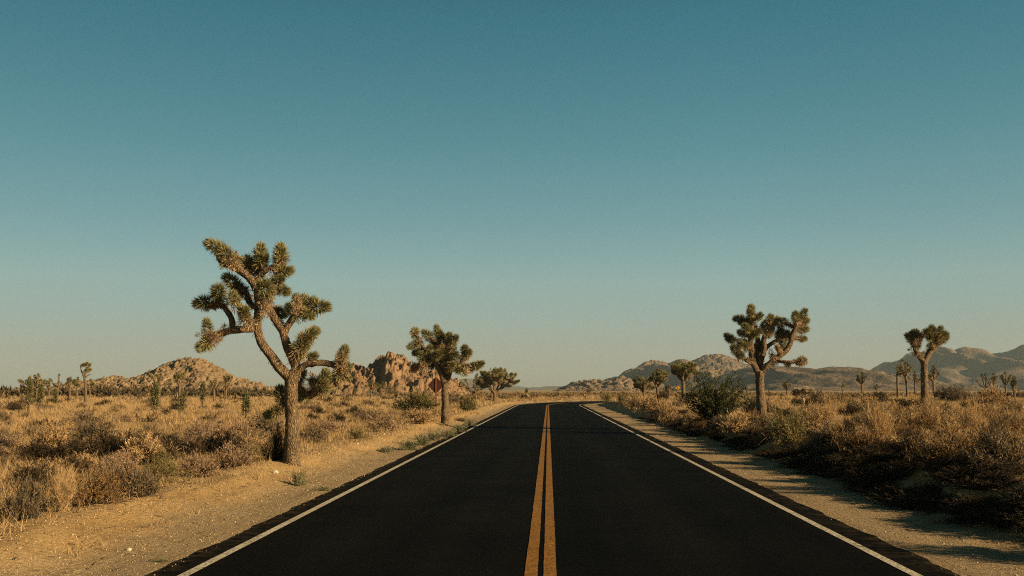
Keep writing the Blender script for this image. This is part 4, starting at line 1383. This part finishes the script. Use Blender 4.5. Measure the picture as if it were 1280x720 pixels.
# ------------------------------------------------------------------ signs
def plate(mb, cx, cy, cz, half, thick, mi, rnd=.12):
    """diamond plate in the XZ plane with clipped corners"""
    c = half * rnd
    o = [(0, half), (half, 0), (0, -half), (-half, 0)]
    ring = []
    for i in range(4):
        a = np.array(o[i]); p = np.array(o[(i - 1) % 4]); nx = np.array(o[(i + 1) % 4])
        for t, q in ((rnd, p), (rnd * .35, p), (rnd * .35, nx), (rnd, nx)):
            ring.append(a * (1 - t) + q * t - a * .03 * (t < rnd * .5))
    n = len(ring)
    V = [(cx + a, cy - thick / 2, cz + b) for a, b in ring] + [(cx + a, cy + thick / 2, cz + b) for a, b in ring]
    Fs = [tuple(range(n)), tuple(range(2 * n - 1, n - 1, -1))] + [(i + n, (i + 1) % n + n, (i + 1) % n, i) for i in range(n)]
    mb.add(V, Fs, mi)


def box(mb, x0, x1, y0, y1, z0, z1, mi=0):
    V = [(a, b, c) for a in (x0, x1) for b in (y0, y1) for c in (z0, z1)]
    mb.add(V, [(0, 1, 3, 2), (4, 6, 7, 5), (0, 4, 5, 1), (2, 3, 7, 6), (0, 2, 6, 4), (1, 5, 7, 3)], mi)


D = 66.0
p = P(545, 481.5, D)
gz = tz(p.x, p.y)
root = empty("road_sign", (p.x, p.y, gz))
tag(root, "brown backed diamond road sign on a rusty post, seen from behind, left of the road", "road sign")
h = p.z - gz
mb = MB(); plate(mb, 0, 0, h, .56, .006, 0); mb.build("sign_panel", [M['sign_back']], root)
mb = MB()
box(mb, -.045, .045, -.055, -.047, -.3, h + .52); box(mb, -.045, -.037, -.047, -.006, -.3, h + .52); box(mb, .037, .045, -.047, -.006, -.3, h + .52)
mb.build("post", [M['sign_post']], root)
for zc in (h - .3, h + .3):
    mb = MB(); tube(mb, [(0, -.075, zc), (0, -.055, zc)], [.014, .014], 8, .02, 0); mb.build("bolt", [M['steel']], root)
root.rotation_euler = (0, 0, R(6))

D = 185.0
p = P(847.5, 484.8, D)
gz = tz(p.x, p.y)
h = p.z - gz
root = empty("road_sign", (p.x, p.y, gz))
tag(root, "amber diamond warning sign with a black curve arrow, far off behind the right bank bushes", "road sign")
mb = MB(); plate(mb, 0, 0, h, .42, .006, 0); mb.build("sign_panel", [M['sign_face']], root)
mb = MB(); tube(mb, [(0.05, -.009, h - .24), (0.05, -.009, h - .05), (-.07, -.009, h + .06), (-.08, -.009, h + .12)], [.035] * 4, 6, .05, 0)
mb.add([(-.19, -.009, h + .10), (.03, -.009, h + .12), (-.09, -.009, h + .27), (-.19, -.016, h + .10), (.03, -.016, h + .12), (-.09, -.016, h + .27)], [(0, 1, 2), (5, 4, 3), (0, 3, 4, 1), (1, 4, 5, 2), (2, 5, 3, 0)])
mb.build("arrow", [M['black']], root)
mb = MB(); box(mb, -.04, .04, .006, .05, -.3, h + .4); mb.build("post", [M['steel']], root)

# ------------------------------------------------------------------ haze
import bmesh
bm = bmesh.new()
bmesh.ops.create_cube(bm, size=1.0)
hm = bpy.data.meshes.new("haze"); bm.to_mesh(hm); bm.free()
for v in hm.vertices:
    v.co = Vector((v.co.x * 19000, v.co.y * 19000, (v.co.z + .5) * 330 - 6.0))
mt = bpy.data.materials.new("haze_air"); mt.use_nodes = True
nt = mt.node_tree
for nd in list(nt.nodes):
    if nd.type != 'OUTPUT_MATERIAL':
        nt.nodes.remove(nd)
vol = nt.nodes.new("ShaderNodeVolumePrincipled")
vol.inputs["Color"].default_value = (0.48, 0.60, 0.66, 1)
vol.inputs["Density"].default_value = 0.95e-4
vol.inputs["Anisotropy"].default_value = 0.0
nt.links.new(vol.outputs[0], [n for n in nt.nodes if n.type == 'OUTPUT_MATERIAL'][0].inputs["Volume"])
hm.materials.append(mt)
tag(link("haze", hm), "thin pale haze in the air", "haze", kind="stuff")

# ------------------------------------------------------------------ light
SUN_EL, SUN_AZ = R(18.0), R(115.0)
world = bpy.data.worlds.new("World")
scene.world = world
world.use_nodes = True
nt = world.node_tree
bg = nt.nodes["Background"]
sky = nt.nodes.new("ShaderNodeTexSky")
sky.sky_type = 'NISHITA'
sky.sun_disc = False
sky.sun_elevation = SUN_EL
sky.sun_rotation = SUN_AZ
sky.altitude = 1200
sky.air_density = 1.0
sky.dust_density = 1.0
sky.ozone_density = 1.0
tc = nt.nodes.new("ShaderNodeTexCoord")
sx = nt.nodes.new("ShaderNodeSeparateXYZ")
nt.links.new(tc.outputs["Generated"], sx.inputs[0])
TINT = [(0.0, (.30, .29, .32)), (.03, (.30, .29, .32)), (.106, (.375, .436, .372)), (.214, (.235, .446, .370)), (.358, (.088, .395, .338)), (.5, (.045, .16, .14)), (1.0, (.018, .05, .048))]
tint = ramp(nt, sx.outputs["Z"], TINT)
away = nt.nodes.new("ShaderNodeVectorMath"); away.operation = 'DOT_PRODUCT'
away.inputs[1].default_value = (-math.sin(SUN_AZ), -math.cos(SUN_AZ), 0)
nt.links.new(tc.outputs["Generated"], away.inputs[0])
even = ramp(nt, away.outputs["Value"], [(0.25, 1.0), (0.95, 0.62)])
tint = mix(nt, 1.0, tint, even, 'MULTIPLY')
nt.links.new(mix(nt, 1.0, sky.outputs[0], tint, 'MULTIPLY'), bg.inputs["Color"])
bg.inputs["Strength"].default_value = 0.10

sd = bpy.data.lights.new("sun", 'SUN')
sd.energy = 5.0
sd.angle = R(0.5)
sd.color = (1.0, 0.74, 0.42)
so = bpy.data.objects.new("sun", sd)
COL.objects.link(so)
S_dir = Vector((math.sin(SUN_AZ) * math.cos(SUN_EL), math.cos(SUN_AZ) * math.cos(SUN_EL), math.sin(SUN_EL)))
so.rotation_euler = (-S_dir).to_track_quat('-Z', 'Y').to_euler()
so.location = S_dir * 50

scene.view_settings.view_transform = 'Standard'
scene.view_settings.look = 'None'
scene.view_settings.gamma = 1.0
scene.view_settings.use_curve_mapping = False
scene.view_settings.exposure = 1.15
scene.render.engine = 'CYCLES'
cy = scene.cycles
cy.max_bounces = 5
cy.diffuse_bounces = 2
cy.glossy_bounces = 2
cy.transmission_bounces = 2
cy.volume_bounces = 0
cy.transparent_max_bounces = 4
cy.use_denoising = False
cy.pixel_filter_type = 'BLACKMAN_HARRIS'
cy.filter_width = 1.05
cy.use_adaptive_sampling = False
